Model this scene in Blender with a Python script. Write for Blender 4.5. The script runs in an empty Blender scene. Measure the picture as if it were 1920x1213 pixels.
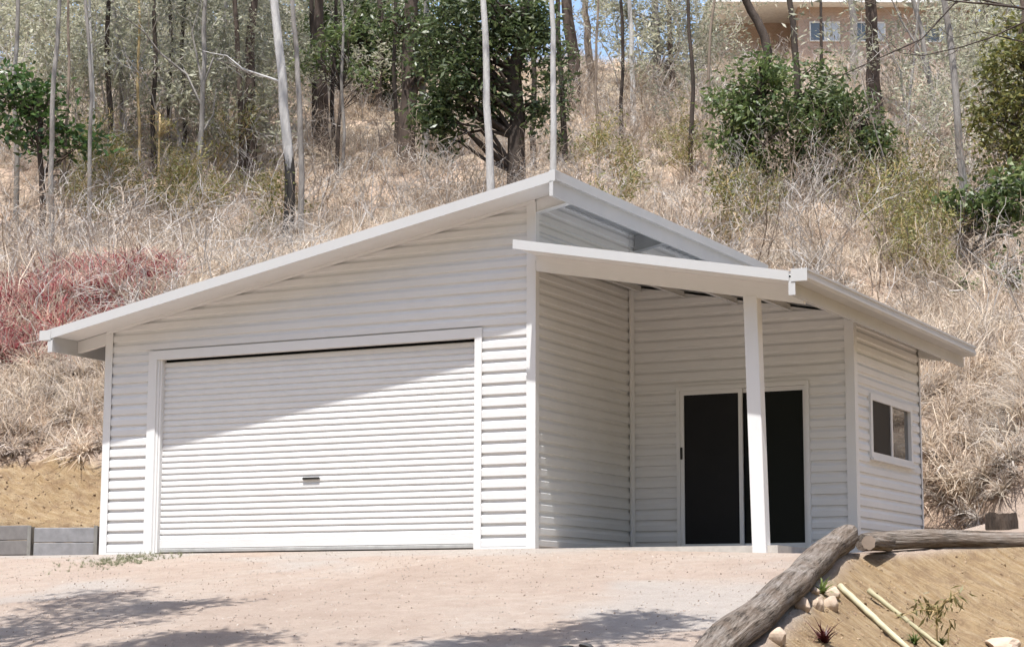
import bpy, bmesh, math, random
import numpy as np
from mathutils import Vector, Matrix

# ------------------------------------------------------------------ camera, world, sun, exposure
sc = bpy.context.scene
COL = sc.collection
CAM = np.array([10.3468, -20.3793, -0.7855])
YAW, PIT, ROL, FPX = -0.4817, 0.1462, 0.0034, 3731.2
_f = np.array([math.sin(YAW)*math.cos(PIT), math.cos(YAW)*math.cos(PIT), math.sin(PIT)])
_r = np.array([math.cos(YAW), -math.sin(YAW), 0.0])
_u = np.cross(_r, _f)
_r, _u = math.cos(ROL)*_r + math.sin(ROL)*_u, -math.sin(ROL)*_r + math.cos(ROL)*_u
cam = bpy.data.cameras.new("camera"); camo = bpy.data.objects.new("camera", cam); COL.objects.link(camo)
cam.sensor_fit = 'HORIZONTAL'; cam.sensor_width = 36.0; cam.lens = FPX/1920*36.0
cam.clip_start = 0.1; cam.clip_end = 2000
camo.matrix_world = Matrix(((_r[0], _u[0], -_f[0], CAM[0]), (_r[1], _u[1], -_f[1], CAM[1]), (_r[2], _u[2], -_f[2], CAM[2]), (0, 0, 0, 1)))
sc.camera = camo

SUN = Vector((0.15, -1.0, 3.0)).normalized()          # towards the sun
w = bpy.data.worlds.new("World"); sc.world = w; w.use_nodes = True
nt = w.node_tree; bg = nt.nodes["Background"]
sky = nt.nodes.new("ShaderNodeTexSky"); sky.sky_type = 'NISHITA'; sky.sun_disc = False
sky.sun_elevation = math.asin(SUN.z); sky.sun_rotation = math.atan2(SUN.x, SUN.y)
sky.air_density = 1.0; sky.dust_density = 1.8; sky.ozone_density = 1.0
nt.links.new(sky.outputs[0], bg.inputs[0]); bg.inputs[1].default_value = 0.15
sl = bpy.data.lights.new("sun", 'SUN'); sl.energy = 4.6; sl.angle = math.radians(0.55); sl.color = (1.0, 0.98, 0.945)
so = bpy.data.objects.new("sun", sl); COL.objects.link(so); so.location = (0, -20, 40)
so.rotation_euler = SUN.to_track_quat('Z', 'Y').to_euler()
vs = sc.view_settings; vs.view_transform = 'Standard'; vs.look = 'None'; vs.gamma = 1.0; vs.use_curve_mapping = False
vs.exposure = 0.92
sc.cycles.adaptive_threshold = 0.025; sc.cycles.max_bounces = 8; sc.cycles.diffuse_bounces = 6; sc.cycles.glossy_bounces = 3; sc.cycles.transparent_max_bounces = 6

# ------------------------------------------------------------------ helpers
def ray(px, py):
    return _f + _r*(px-960)/FPX + _u*(606.5-py)/FPX
def on(px, py, ax, val):
    d = ray(px, py); return CAM + d*(val-CAM[ax])/d[ax]
FH = np.array([math.sin(YAW), math.cos(YAW)])          # horizontal view direction
def at_depth(px, py, dep):                              # point on the pixel's ray at a horizontal distance along the view
    d = ray(px, py); return CAM + d*dep/(d[:2]@FH)

def tag(o, label=None, cat=None, group=None, kind=None):
    if label: o['label'] = label
    if cat: o['category'] = cat
    if group: o['group'] = group
    if kind: o['kind'] = kind
    return o
def empty(name, loc, label=None, cat=None, group=None):
    o = bpy.data.objects.new(name, None); COL.objects.link(o); o.location = loc; o.empty_display_size = 0.2
    return tag(o, label, cat, group)
def link(name, me, mat, parent=None, smooth=False):
    if mat is not None and not me.materials: me.materials.append(mat)
    if smooth: me.polygons.foreach_set('use_smooth', [True]*len(me.polygons))
    o = bpy.data.objects.new(name, me); COL.objects.link(o)
    if parent is not None:
        o.parent = parent; o.matrix_parent_inverse = mworld(parent).inverted()
    return o
def mworld(o):
    m = o.matrix_basis.copy()
    while o.parent is not None:
        m = o.parent.matrix_basis @ o.matrix_parent_inverse @ m if False else (o.parent.matrix_basis @ o.matrix_parent_inverse) @ m
        o = o.parent
    return m
def np_mesh(name, V, F):
    """V (n,3), F (m,k) constant size faces"""
    V = np.asarray(V, np.float32); F = np.asarray(F, np.int32)
    me = bpy.data.meshes.new(name); k = F.shape[1]
    me.vertices.add(len(V)); me.vertices.foreach_set('co', V.ravel())
    me.loops.add(F.size); me.loops.foreach_set('vertex_index', F.ravel())
    me.polygons.add(len(F)); me.polygons.foreach_set('loop_start', np.arange(0, F.size, k, dtype=np.int32))
    me.update(calc_edges=True); return me

class MB:
    def __init__(s): s.v = []; s.f = []
    def quadbox(s, P):                                  # 8 points: bottom ring 4, top ring 4
        n = len(s.v); s.v += [tuple(p) for p in P]
        for q in ((3, 2, 1, 0), (4, 5, 6, 7), (0, 1, 5, 4), (1, 2, 6, 5), (2, 3, 7, 6), (3, 0, 4, 7)):
            s.f.append(tuple(n+i for i in q)); 
        return s
    def box(s, x0, x1, y0, y1, z0, z1):
        return s.quadbox([(x0, y0, z0), (x1, y0, z0), (x1, y1, z0), (x0, y1, z0), (x0, y0, z1), (x1, y0, z1), (x1, y1, z1), (x0, y1, z1)])
    def sbox(s, x0, x1, y0, y1, zb, zt_):               # box whose bottom and top follow functions of x
        return s.quadbox([(x0, y0, zb(x0)), (x1, y0, zb(x1)), (x1, y1, zb(x1)), (x0, y1, zb(x0)), (x0, y0, zt_(x0)), (x1, y0, zt_(x1)), (x1, y1, zt_(x1)), (x0, y1, zt_(x0))])
    def tube(s, pts, rad, n=6, caps=True):
        pts = [Vector(p) for p in pts]; base = len(s.v); m = len(pts); ref = None
        for i, p in enumerate(pts):
            t = (pts[min(i+1, m-1)]-pts[max(i-1, 0)]).normalized()
            if ref is None: ref = Vector((1, 0, 0)) if abs(t.x) < .8 else Vector((0, 1, 0))
            a = (ref - t*ref.dot(t)).normalized(); b = t.cross(a); ref = a
            r = rad[i] if hasattr(rad, '__len__') else rad
            for k in range(n):
                an = 2*math.pi*k/n; q = p + (a*math.cos(an)+b*math.sin(an))*r; s.v.append((q.x, q.y, q.z))
        for i in range(m-1):
            for k in range(n):
                s.f.append((base+i*n+k, base+i*n+(k+1) % n, base+(i+1)*n+(k+1) % n, base+(i+1)*n+k))
        if caps:
            s.f.append(tuple(base+k for k in reversed(range(n)))); s.f.append(tuple(base+(m-1)*n+k for k in range(n)))
        return s
    def mesh(s, name):
        me = bpy.data.meshes.new(name); me.from_pydata(s.v, [], s.f); me.update(); return me
    def build(s, name, mat, parent=None, smooth=False, bevel=0):
        me = s.mesh(name)
        if bevel:
            bm = bmesh.new(); bm.from_mesh(me)
            bmesh.ops.bevel(bm, geom=bm.edges[:], offset=bevel, segments=1, affect='EDGES'); bm.to_mesh(me); bm.free()
        return link(name, me, mat, parent, smooth)

# ------------------------------------------------------------------ materials
def newmat(name):
    m = bpy.data.materials.new(name); m.use_nodes = True; t = m.node_tree
    return m, t, t.nodes["Principled BSDF"], t.nodes["Material Output"]
def N(t, typ, **kw):
    n = t.nodes.new(typ)
    for k, v in kw.items():
        if hasattr(n, k) and not isinstance(v, dict): setattr(n, k, v)
    return n
def noise(t, scale, detail=4, rough=.6, coord=None, dist=0):
    n = N(t, "ShaderNodeTexNoise"); n.inputs['Scale'].default_value = scale; n.inputs['Detail'].default_value = detail
    n.inputs['Roughness'].default_value = rough; n.inputs['Distortion'].default_value = dist
    if coord is not None: t.links.new(coord, n.inputs['Vector'])
    return n
def ramp(t, fac, stops):
    n = N(t, "ShaderNodeValToRGB"); e = n.color_ramp.elements
    while len(e) < len(stops): e.new(0.5)
    for q, (p, c) in zip(e, stops): q.position = p; q.color = (*c, 1) if len(c) == 3 else c
    t.links.new(fac, n.inputs[0]); return n
def mix(t, fac, a, b, mode='MIX'):
    n = N(t, "ShaderNodeMix"); n.data_type = 'RGBA'; n.blend_type = mode
    for s, v in ((n.inputs[0], fac), (n.inputs[6], a), (n.inputs[7], b)):
        if hasattr(v, 'is_linked'): t.links.new(v, s)
        elif isinstance(v, (int, float)): s.default_value = v
        else: s.default_value = (*v, 1)
    return n.outputs[2]
def bump(t, b, height, strength, dist):
    n = N(t, "ShaderNodeBump"); n.inputs['Strength'].default_value = strength; n.inputs['Distance'].default_value = dist
    t.links.new(height, n.inputs['Height']); t.links.new(n.outputs[0], b.inputs['Normal'])
def wpos(t): return N(t, "ShaderNodeNewGeometry").outputs['Position']

def mat_paint(name, col, rough=.42, dirt=.06, metallic=0):
    m, t, b, o = newmat(name); p = wpos(t)
    n = noise(t, 1.3, 6, .65, p); n2 = noise(t, 40, 2, .5, p)
    c1 = ramp(t, n.outputs[0], [(.3, tuple(c*(1-dirt*1.6) for c in col)), (.7, col)])
    c = mix(t, .25, c1.outputs[0], mix(t, n2.outputs[0], tuple(c*(1-dirt) for c in col), col))
    t.links.new(c, b.inputs['Base Color']); b.inputs['Roughness'].default_value = rough; b.inputs['Metallic'].default_value = metallic
    r = ramp(t, n.outputs[0], [(.3, (rough+.15,)*3), (.7, (rough-.05,)*3)]); t.links.new(r.outputs[0], b.inputs['Roughness'])
    bump(t, b, noise(t, 2.2, 3, .5, p).outputs[0], .12, .02)
    return m
def mat_flat(name, col, rough=.6, metallic=0, spec=.5):
    m, t, b, o = newmat(name); n = noise(t, 9, 5, .6, wpos(t))
    c = ramp(t, n.outputs[0], [(.25, tuple(c*.8 for c in col)), (.75, tuple(min(1, c*1.15) for c in col))])
    t.links.new(c.outputs[0], b.inputs['Base Color']); b.inputs['Roughness'].default_value = rough; b.inputs['Metallic'].default_value = metallic
    b.inputs['Specular IOR Level'].default_value = spec
    return m
def mat_leaf(name, cols, trans=.35, rough=.45, patch=.5):
    m, t, b, o = newmat(name); g = N(t, "ShaderNodeNewGeometry"); oi = N(t, "ShaderNodeObjectInfo")
    k = len(cols); rc = ramp(t, g.outputs['Random Per Island'], [(i/(k-1), c) for i, c in enumerate(cols)])
    n = noise(t, .8, 3, .6, g.outputs['Position'])
    c = mix(t, n.outputs[0], rc.outputs[0], tuple(np.mean(cols, axis=0)*patch), 'MIX')
    h = N(t, "ShaderNodeHueSaturation"); t.links.new(c, h.inputs['Color'])
    mp = N(t, "ShaderNodeMapRange"); t.links.new(oi.outputs['Random'], mp.inputs[0]); mp.inputs[3].default_value = .8; mp.inputs[4].default_value = 1.2
    t.links.new(mp.outputs[0], h.inputs['Value'])
    t.links.new(h.outputs[0], b.inputs['Base Color']); b.inputs['Roughness'].default_value = rough
    tr = N(t, "ShaderNodeBsdfTranslucent"); t.links.new(h.outputs[0], tr.inputs[0])
    mx = N(t, "ShaderNodeMixShader"); mx.inputs[0].default_value = trans
    t.links.new(b.outputs[0], mx.inputs[1]); t.links.new(tr.outputs[0], mx.inputs[2]); t.links.new(mx.outputs[0], o.inputs[0])
    return m
def mat_bark(name, light, dark, scale=3, char=0.0, charcol=(.02, .018, .016), strip=0.0, stripcol=(.2, .12, .08)):
    """bark in object space (origin at the foot of the tree); char = metres of fire-blackened foot"""
    m, t, b, o = newmat(name); tc = N(t, "ShaderNodeTexCoord"); mp = N(t, "ShaderNodeMapping"); mp.inputs['Scale'].default_value = (1, 1, .22)
    t.links.new(tc.outputs['Object'], mp.inputs[0])
    n = noise(t, scale, 6, .7, mp.outputs[0]); n2 = noise(t, scale*6, 4, .7, mp.outputs[0])
    r = ramp(t, n.outputs[0], [(.36, dark), (.5, tuple((a+c)/2 for a, c in zip(light, dark))), (.62, light)])
    c = mix(t, .35, r.outputs[0], mix(t, n2.outputs[0], dark, light))
    if char or strip:
        sx = N(t, "ShaderNodeSeparateXYZ"); t.links.new(tc.outputs['Object'], sx.inputs[0])
        ad = N(t, "ShaderNodeMath", operation='MULTIPLY_ADD'); t.links.new(n.outputs[0], ad.inputs[0]); ad.inputs[1].default_value = -3.0; t.links.new(sx.outputs[2], ad.inputs[2])
        lim = N(t, "ShaderNodeMapRange"); t.links.new(ad.outputs[0], lim.inputs[0]); lim.inputs[1].default_value = (char or strip)-1.5; lim.inputs[2].default_value = (char or strip)-1.35
        lim.inputs[3].default_value = 1; lim.inputs[4].default_value = 0
        dc = mix(t, n2.outputs[0], charcol, tuple(q*4 for q in charcol)) if char else mix(t, n2.outputs[0], tuple(q*.5 for q in stripcol), stripcol)
        c = mix(t, lim.outputs[0], c, dc)
    t.links.new(c, b.inputs['Base Color']); b.inputs['Roughness'].default_value = .85; b.inputs['Specular IOR Level'].default_value = .2
    bump(t, b, n2.outputs[0], .8, .04)
    return m

PAINT = mat_paint("painted_steel_off_white", (.67, .668, .662))
PAINT2 = mat_paint("painted_steel_trim", (.69, .687, .68), .4, .04)
TRIM = mat_paint("roof_trim_paint", (.48, .48, .477), .45, .05)
GALV = mat_paint("zinc_sheet", (.50, .51, .52), .38, .12, .6)
CONC = mat_flat("concrete_slab", (.46, .43, .39), .9)
SLEEPER = mat_flat("grey_sleeper", (.17, .16, .155), .85)
SLEEPER2 = mat_flat("grey_sleeper_light", (.235, .235, .245), .85)
STEELPOST = mat_flat("galvanised_post", (.30, .295, .28), .5, .5)
BLACK = mat_flat("black_plastic", (.012, .012, .012), .4)
SCREEN = mat_flat("black_insect_mesh", (.006, .006, .007), .55, spec=.25)
def mat_glass():
    m, t, b, o = newmat("window_glass"); n = noise(t, 1.5, 2, .5, wpos(t))
    b.inputs['Base Color'].default_value = (.012, .013, .013, 1); b.inputs['Roughness'].default_value = .12; b.inputs['IOR'].default_value = 1.22
    bump(t, b, n.outputs[0], .06, .03); return m
GLASS = mat_glass()

# ------------------------------------------------------------------ terrain
_rng = np.random.default_rng(5)
_G = _rng.random((64, 64))
def vnoise(x, y):
    xi = np.floor(x).astype(int); yi = np.floor(y).astype(int); fx = x-xi; fy = y-yi
    fx = fx*fx*(3-2*fx); fy = fy*fy*(3-2*fy)
    a = _G[xi % 64, yi % 64]; b = _G[(xi+1) % 64, yi % 64]; c = _G[xi % 64, (yi+1) % 64]; d = _G[(xi+1) % 64, (yi+1) % 64]
    return (a*(1-fx)+b*fx)*(1-fy)+(c*(1-fx)+d*fx)*fy - .5
def fbm(x, y, o=3):
    s = 0; a = 1.0
    for i in range(o): s = s + a*vnoise(x*2**i+7.3*i, y*2**i+3.1*i); a *= .5
    return s
def sstep(a, b, x):
    t = np.clip((x-a)/(b-a), 0, 1); return t*t*(3-2*t)
def softplus(x, k): return .5*(x+np.sqrt(x*x+k*k))

L2A = on(1636, 1010, 2, .06); L2B = on(2080, 1020, 2, .12)
L1A = np.array([3.62, .25]); L1B = np.array([5.9, -7.0])
L1B3 = on(1372, 1222, 1, -7.2)
EDGE = [(11.0, 9.5), (L2B[0]-.05, L2B[1]+.05), (L2A[0], L2A[1]), (3.62, .25), (L1B3[0]+.03, -7.2), (L1B3[0]+2.9, -16.0), (L1B3[0]+6, -30)]
def hill_s(x, y): return -.4*x+.917*y
def zdrive(x, y):
    z0 = -.03*np.clip(x, 0, 4)
    t = -(y+.12); z = z0-.148*softplus(t, .25)
    z = np.where(z < -1.5, -1.5+(z+1.5)*.45, z)
    z = z+.11*softplus(y-.8, .6)*sstep(3.0, 3.7, x)
    return z
def yret(x): return np.interp(x, [-14, -9.6, -8.28, -7.0, -6.0], [.2, .85, 1.02, 1.4, 1.7])
def terrain(x, y, zone=False):
    x = np.atleast_1d(np.asarray(x, float)); y = np.atleast_1d(np.asarray(y, float))
    best = np.full(x.shape, 1e9); sg = np.zeros(x.shape); ex = np.zeros(x.shape); ey = np.zeros(x.shape); bp = np.zeros(x.shape)
    for (ax, ay), (bx, by) in zip(EDGE[:-1], EDGE[1:]):
        dx, dy = bx-ax, by-ay; l2 = dx*dx+dy*dy
        t = np.clip(((x-ax)*dx+(y-ay)*dy)/l2, 0, 1); qx = ax+t*dx; qy = ay+t*dy
        d = np.hypot(x-qx, y-qy); cr = (dx*(y-ay)-dy*(x-ax))/math.sqrt(l2)
        better = (d < best-1e-6) | ((np.abs(d-best) < 1e-6) & (np.abs(cr) > np.abs(bp)))
        best = np.where(better, d, best); sg = np.where(better, np.sign(cr), sg); bp = np.where(better, cr, bp)
        ex = np.where(better, qx, ex); ey = np.where(better, qy, ey)
    out = np.where(sg > 0, best, 0)
    zi = zdrive(x, y); ze = zdrive(ex, ey)
    lump = fbm(x*1.3, y*1.3, 4)
    zo = ze-.66*out-.03*sstep(0, .3, out)+lump*.10*sstep(.2, 1, out)+(.05*fbm(x*4.3, y*4.3, 3)+.045*fbm((x*.62+y*.78)*5.5, (x*.78-y*.62)*.5+11, 3))*sstep(.1, .5, out)
    zlow = -2.3+.10*fbm(x*.3, y*.3)
    zo = zlow+softplus(zo-zlow, .35)
    z = np.where(out > 0, zo, zi)
    s = hill_s(x, y)
    zn = .9*softplus(s-4.4, .25)-.515*softplus(s-6.8, .9)-.345*softplus(s-58, 3)
    left = sstep(-6.7, -7.0, x)
    zn = zn+left*.40*sstep(.02, .10, y-yret(x))+left*.25*softplus(y-yret(x)-.1, .2)*(1-sstep(4.4, 6.5, s))
    zn = zn+left*sstep(.15, .4, y-yret(x))*(1-sstep(5.6, 6.4, s))*(.16*fbm(x*2.6, y*2.6, 4)+.08*fbm(x*7, y*7, 2))
    rough = sstep(5.5, 9, s)
    zn = zn+rough*(fbm(x*.12, y*.12, 3)*1.1+fbm(x*.55, y*.55, 3)*.35)+sstep(4.5, 5.5, s)*fbm(x*2.2, y*2.2, 3)*.22
    rx = np.maximum(np.maximum(-6.95-x, x-4.1), 0); ry = np.maximum(y-7.0, 0)
    dr = np.hypot(rx, ry); cut = 1.9*dr
    zn = np.minimum(np.maximum(zn, 0), np.where(y > -2, cut, 99))
    z = z+zn
    drv = (out <= 0)
    z = z+np.where(drv, .022, .03)*fbm(x*2.3, y*2.3, 4)*sstep(-.05, -.8, y)
    rc = np.hypot(x-2, y+8); ca_ = ((x-CAM[0])*FH[0]+(y-CAM[1])*FH[1])/np.maximum(np.hypot(x-CAM[0], y-CAM[1]), .1)
    ringw = 1-sstep(.45, .85, ca_)
    z = z+ringw*np.minimum(.75*softplus(rc-34, 5), 48)*(1+.25*fbm(x*.05, y*.05))  # unseen hills added behind and beside the camera to cut horizon sky light
    if not zone: return z
    yellow = sstep(0, .15, out)*(1-sstep(5.0, 6.0, s))
    bank = left*sstep(.0, .06, y-yret(x))*(1-sstep(5.25, 5.6, s+.5*fbm(x*1.5, y*1.5)))
    yellow = np.maximum(yellow, bank)
    hill = sstep(4.9, 5.6, s+.5*fbm(x*1.2, y*1.2))*(1-bank)
    hill = np.maximum(hill, sstep(4.95, 5.2, s+.2*fbm(x*1.2, y*1.2))*sstep(1.5, 2.2, x))
    return z, yellow, hill, out, s, dr
def T1(x, y): return float(terrain(x, y)[0])
def hit(px, py, d0=8, d1=110):
    """first point of the ground along a pixel's ray"""
    t = np.arange(d0, d1, .05); d = ray(px, py); d = d/(d[:2]@FH)
    P = CAM[None]+d[None]*t[:, None]; z = terrain(P[:, 0], P[:, 1]); k = np.argmax(P[:, 2] < z)
    if P[k, 2] >= z[k]: k = len(t)-1
    return P[k]

def axis(segs):
    a = [segs[0][0]]
    for lo, hi, st in segs:
        n = max(1, int(round((hi-lo)/st))); a += list(np.linspace(lo, hi, n+1)[1:])
    return np.array(a)
gx = axis([(-260, -60, 20), (-60, -16, .8), (-16, -9.5, .25), (-9.5, 8.5, .085), (8.5, 16, .3), (16, 60, 1.5), (60, 260, 20)])
gy = axis([(-160, -30, 10), (-30, -9, .4), (-9, 4, .085), (4, 12, .2), (12, 75, .7), (75, 110, 3), (110, 330, 20)])
GX, GY = np.meshgrid(gx, gy); Z, YEL, HIL, OUT, SS, DR = terrain(GX.ravel(), GY.ravel(), True)
nx, ny = len(gx), len(gy); ii = np.arange(nx*ny).reshape(ny, nx)
FQ = np.stack([ii[:-1, :-1], ii[:-1, 1:], ii[1:, 1:], ii[1:, :-1]], -1).reshape(-1, 4)
gme = np_mesh("ground", np.stack([GX.ravel(), GY.ravel(), Z], 1), FQ)
ca = gme.color_attributes.new("zone", 'FLOAT_COLOR', 'POINT')
RCX = np.hypot(GX.ravel()-2, GY.ravel()+8); RCA = ((GX.ravel()-CAM[0])*FH[0]+(GY.ravel()-CAM[1])*FH[1])/np.maximum(np.hypot(GX.ravel()-CAM[0], GY.ravel()-CAM[1]), .1)
RING = sstep(30, 38, RCX)*(1-sstep(.45, .85, RCA))
# gravelly patch on the drive, red clay cut on the bank
grv = sstep(.0, .45, fbm(GX.ravel()*.55+3, GY.ravel()*.55+9, 4)+.12)*sstep(.5, -.2, GY.ravel())
ca.data.foreach_set('color', np.stack([YEL, HIL, grv, RING], 1).astype(np.float32).ravel())

def mat_ground():
    m, t, b, o = newmat("earth"); p = wpos(t)
    at = N(t, "ShaderNodeAttribute"); at.attribute_name = "zone"; sp = N(t, "ShaderNodeSeparateColor"); t.links.new(at.outputs['Color'], sp.inputs[0])
    big = noise(t, .55, 5, .65, p); mid = noise(t, 5, 6, .7, p); fine = noise(t, 55, 4, .75, p); peb = noise(t, 140, 2, .6, p)
    d1 = ramp(t, big.outputs[0], [(.32, (.385, .30, .245)), (.5, (.44, .355, .295)), (.68, (.465, .395, .34))]).outputs[0]
    d1 = mix(t, ramp(t, mid.outputs[0], [(.38, (0, 0, 0)), (.62, (1, 1, 1))]).outputs[0], mix(t, .35, d1, (.31, .24, .19)), d1)
    gr = mix(t, mid.outputs[0], (.36, .325, .295), (.47, .435, .40))
    d1 = mix(t, ramp(t, sp.outputs[2], [(.25, (0, 0, 0)), (.95, (.7, .7, .7))]).outputs[0], d1, gr)
    pk = ramp(t, fine.outputs[0], [(.30, (.30, .23, .18)), (.42, (.5, .5, .5)), (.60, (.5, .5, .5)), (.72, (.85, .8, .74))])
    d1 = mix(t, .75, d1, mix(t, 1.0, d1, pk.outputs[0], 'OVERLAY'))
    # yellow fill with streaks running down the bank
    mp = N(t, "ShaderNodeMapping"); mp.inputs['Rotation'].default_value = (0, 0, math.radians(48)); mp.inputs['Scale'].default_value = (.5, 7, 1.5)
    t.links.new(p, mp.inputs[0]); st = noise(t, 2.2, 8, .75, mp.outputs[0])
    yl = ramp(t, st.outputs[0], [(.36, (.27, .18, .095)), (.5, (.345, .25, .145)), (.64, (.41, .32, .21))]).outputs[0]
    yl = mix(t, ramp(t, mid.outputs[0], [(.35, (.7, .7, .7)), (.55, (0, 0, 0))]).outputs[0], yl, (.20, .13, .08))
    yl = mix(t, .3, yl, mix(t, 1.0, yl, pk.outputs[0], 'OVERLAY'))
    hl = ramp(t, mid.outputs[0], [(.3, (.22, .155, .115)), (.5, (.40, .30, .225)), (.7, (.50, .40, .31))]).outputs[0]
    sx_ = N(t, 'ShaderNodeSeparateXYZ'); t.links.new(p, sx_.inputs[0]); hi_ = N(t, 'ShaderNodeMapRange'); t.links.new(sx_.outputs[2], hi_.inputs[0]); hi_.inputs[1].default_value = 9; hi_.inputs[2].default_value = 15
    hl = mix(t, hi_.outputs[0], hl, (.56, .46, .33))  # pale straw uphill, with the sunlit brightness of the open slope mixed in
    hl = mix(t, ramp(t, big.outputs[0], [(.4, (0, 0, 0)), (.62, (.75, .75, .75))]).outputs[0], hl, (.48, .345, .265))
    c = mix(t, sp.outputs[0], d1, yl); c = mix(t, sp.outputs[1], c, hl)
    c = mix(t, at.outputs['Alpha'], c, mix(t, big.outputs[0], (.05, .06, .03), (.12, .12, .065)))
    t.links.new(c, b.inputs['Base Color']); b.inputs['Roughness'].default_value = .95; b.inputs['Specular IOR Level'].default_value = .1
    h = mix(t, .5, fine.outputs[0], mid.outputs[0]); bump(t, b, h, 1.0, .08)
    return m
EARTH = mat_ground()
ground = link("ground", gme, EARTH, smooth=True); tag(ground, "dry pinkish dirt driveway, yellow fill bank and bare hillside earth", "ground", kind="structure")

# ------------------------------------------------------------------ shed
W, A, B, H, D1, W2, D2, REAR = 6.29, 5.42, .796, 2.464, 2.70, 2.95, 5.53, 6.45
O = .48
zt = lambda x: 4.252+.187*(x-.49)                       # top of the big roof
zl = lambda x: 3.495-.188*(x+.05)                       # top of the porch roof
off = lambda f, d: (lambda x: f(x)+d)
shed = empty("shed", (-1.7, 2.7, 0), "off white ribbed steel shed with roller door, skillion roof and porch", "shed")
PROF = [(.006, 0), (.006, .066), (.026, .100), (.026, .124), (.006, .136)]
def cladding(name, u0, u1, z0, z1, place, clips=(), pitch=.136, prof=PROF, phase=.018, mat=PAINT, parent=shed):
    """horizontal ribs: place(u, depth, z) -> point"""
    k0 = math.floor((z0-phase)/pitch); pts = []
    k = k0
    while phase+k*pitch < z1+pitch:
        for d, z in prof[:-1]: pts.append((d, phase+k*pitch+z))
        k += 1
    V = []; F = []
    for d, z in pts: V += [place(u0, d, z), place(u1, d, z)]
    for i in range(len(pts)-1): F.append((2*i, 2*i+1, 2*i+3, 2*i+2))
    bm = bmesh.new(); vs_ = [bm.verts.new(v) for v in V]
    for f in F: bm.faces.new([vs_[i] for i in f])
    for co, no in [((0, 0, z0), (0, 0, -1)), ((0, 0, z1), (0, 0, 1))]+list(clips):
        g = bm.verts[:]+bm.edges[:]+bm.faces[:]
        bmesh.ops.bisect_plane(bm, geom=g, plane_co=co, plane_no=no, clear_outer=True)
    bmesh.ops.recalc_face_normals(bm, faces=bm.faces[:])
    me = bpy.data.meshes.new(name); bm.to_mesh(me); bm.free()
    return link(name, me, mat, parent)
PY = lambda y0: (lambda u, d, z: (u, y0+d, z))          # faces -y
PX = lambda x0: (lambda u, d, z: (x0-d, u, z))          # faces +x
clipM = ((0, 0, zt(0)-.105), (-.187, 0, 1)); clipL = ((0, 0, zl(0)-.07), (.188, 0, 1))
cladding("wall_cladding", -W+.10, -A-.15, -.06, H+.10, PY(0))
cladding("wall_cladding", -B+.08, -.10, -.06, H+.10, PY(0))
cladding("wall_cladding", -W+.10, -.10, H+.10, 4.3, PY(0), [clipM])
cladding("wall_cladding", .07, D1-.01, -.06, 4.12, PX(0))
cladding("wall_cladding", D1, D2, 3.0, 4.12, PX(0))
SX0, SX1, SZ0, SZ1 = .655, 2.345, .03, 2.06
cladding("wall_cladding", .03, SX0, -.06, SZ1, PY(D1))
cladding("wall_cladding", SX1, W2-.10, -.06, SZ1, PY(D1))
cladding("wall_cladding", .03, W2-.10, SZ1, 3.5, PY(D1), [clipL])
WY0, WY1, WZ0, WZ1 = 3.31, 5.04, 1.19, 1.925
cladding("wall_cladding", D1+.10, WY0, -.06, 2.88, PX(W2)); cladding("wall_cladding", WY1, D2-.03, -.06, 2.88, PX(W2))
cladding("wall_cladding", WY0, WY1, -.06, WZ0, PX(W2)); cladding("wall_cladding", WY0, WY1, WZ1, 2.88, PX(W2))
cladding("wall_cladding", 0, D2, -.06, 2.86, lambda u, d, z: (-W+d, u, z))
cladding("wall_cladding", -W, 0, -.06, 4.3, lambda u, d, z: (u, D2-d, z), [clipM])
cladding("wall_cladding", 0, W2, -.06, 3.5, lambda u, d, z: (u, D2-d, z), [clipL])
MB().box(-W+.04, W2-.04, .04, D2-.04, -.35, -.012).build("floor_slab", CONC, shed)
# dark sheets added inside to stand in for the unlit depth of the rooms
BACKING = mat_flat("dark_backing_sheet", (.05, .05, .05), .9)
MB().box(-W+.05, -.04, .55, .57, 0, 2.9).build("dark_backing", BACKING, shed)
MB().box(.04, W2-.05, D1+.35, D1+.37, 0, 2.7).build("dark_backing", BACKING, shed)

def flash(*a): return MB().box(*a).build("corner_flashing", PAINT2, shed, bevel=.002)
def lflash(name, boxes, top=None):
    m = MB()
    for b_ in boxes: m.box(*b_)
    return m.build(name, PAINT2, shed)
lflash("corner_flashing", [(-W-.004, -W+.115, -.004, .0, -.06, zt(-W)-.12), (-W-.004, -W, .0, .115, -.06, zt(-W)-.12)])
lflash("corner_flashing", [(-.115, .004, -.004, .0, -.06, zt(-.1)-.12), (.0, .004, .0, .088, -.06, zt(0)-.12)])
lflash("corner_flashing", [(.0, .05, D1-.004, D1, -.06, zl(0)-.1), (.0, .004, D1-.05, D1-.004, -.06, zl(0)-.1)])
lflash("corner_flashing", [(W2-.115, W2+.004, D1-.004, D1, -.06, zl(W2)-.06), (W2, W2+.004, D1, D1+.115, -.06, zl(W2)-.06)])
lflash("corner_flashing", [(W2, W2+.004, D2-.05, D2+.004, -.06, zl(W2)-.06)])
# dark rib ends along the corner flashings, screwed foot flashing
for x0, x1, y0, y1 in ((-W+.115, -A-.16, -.004, .006), (-B+.085, -.115, -.004, .006)):
    MB().box(x0, x1, y0, y1, -.06, .012).build("base_flashing", PAINT2, shed)

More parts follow.
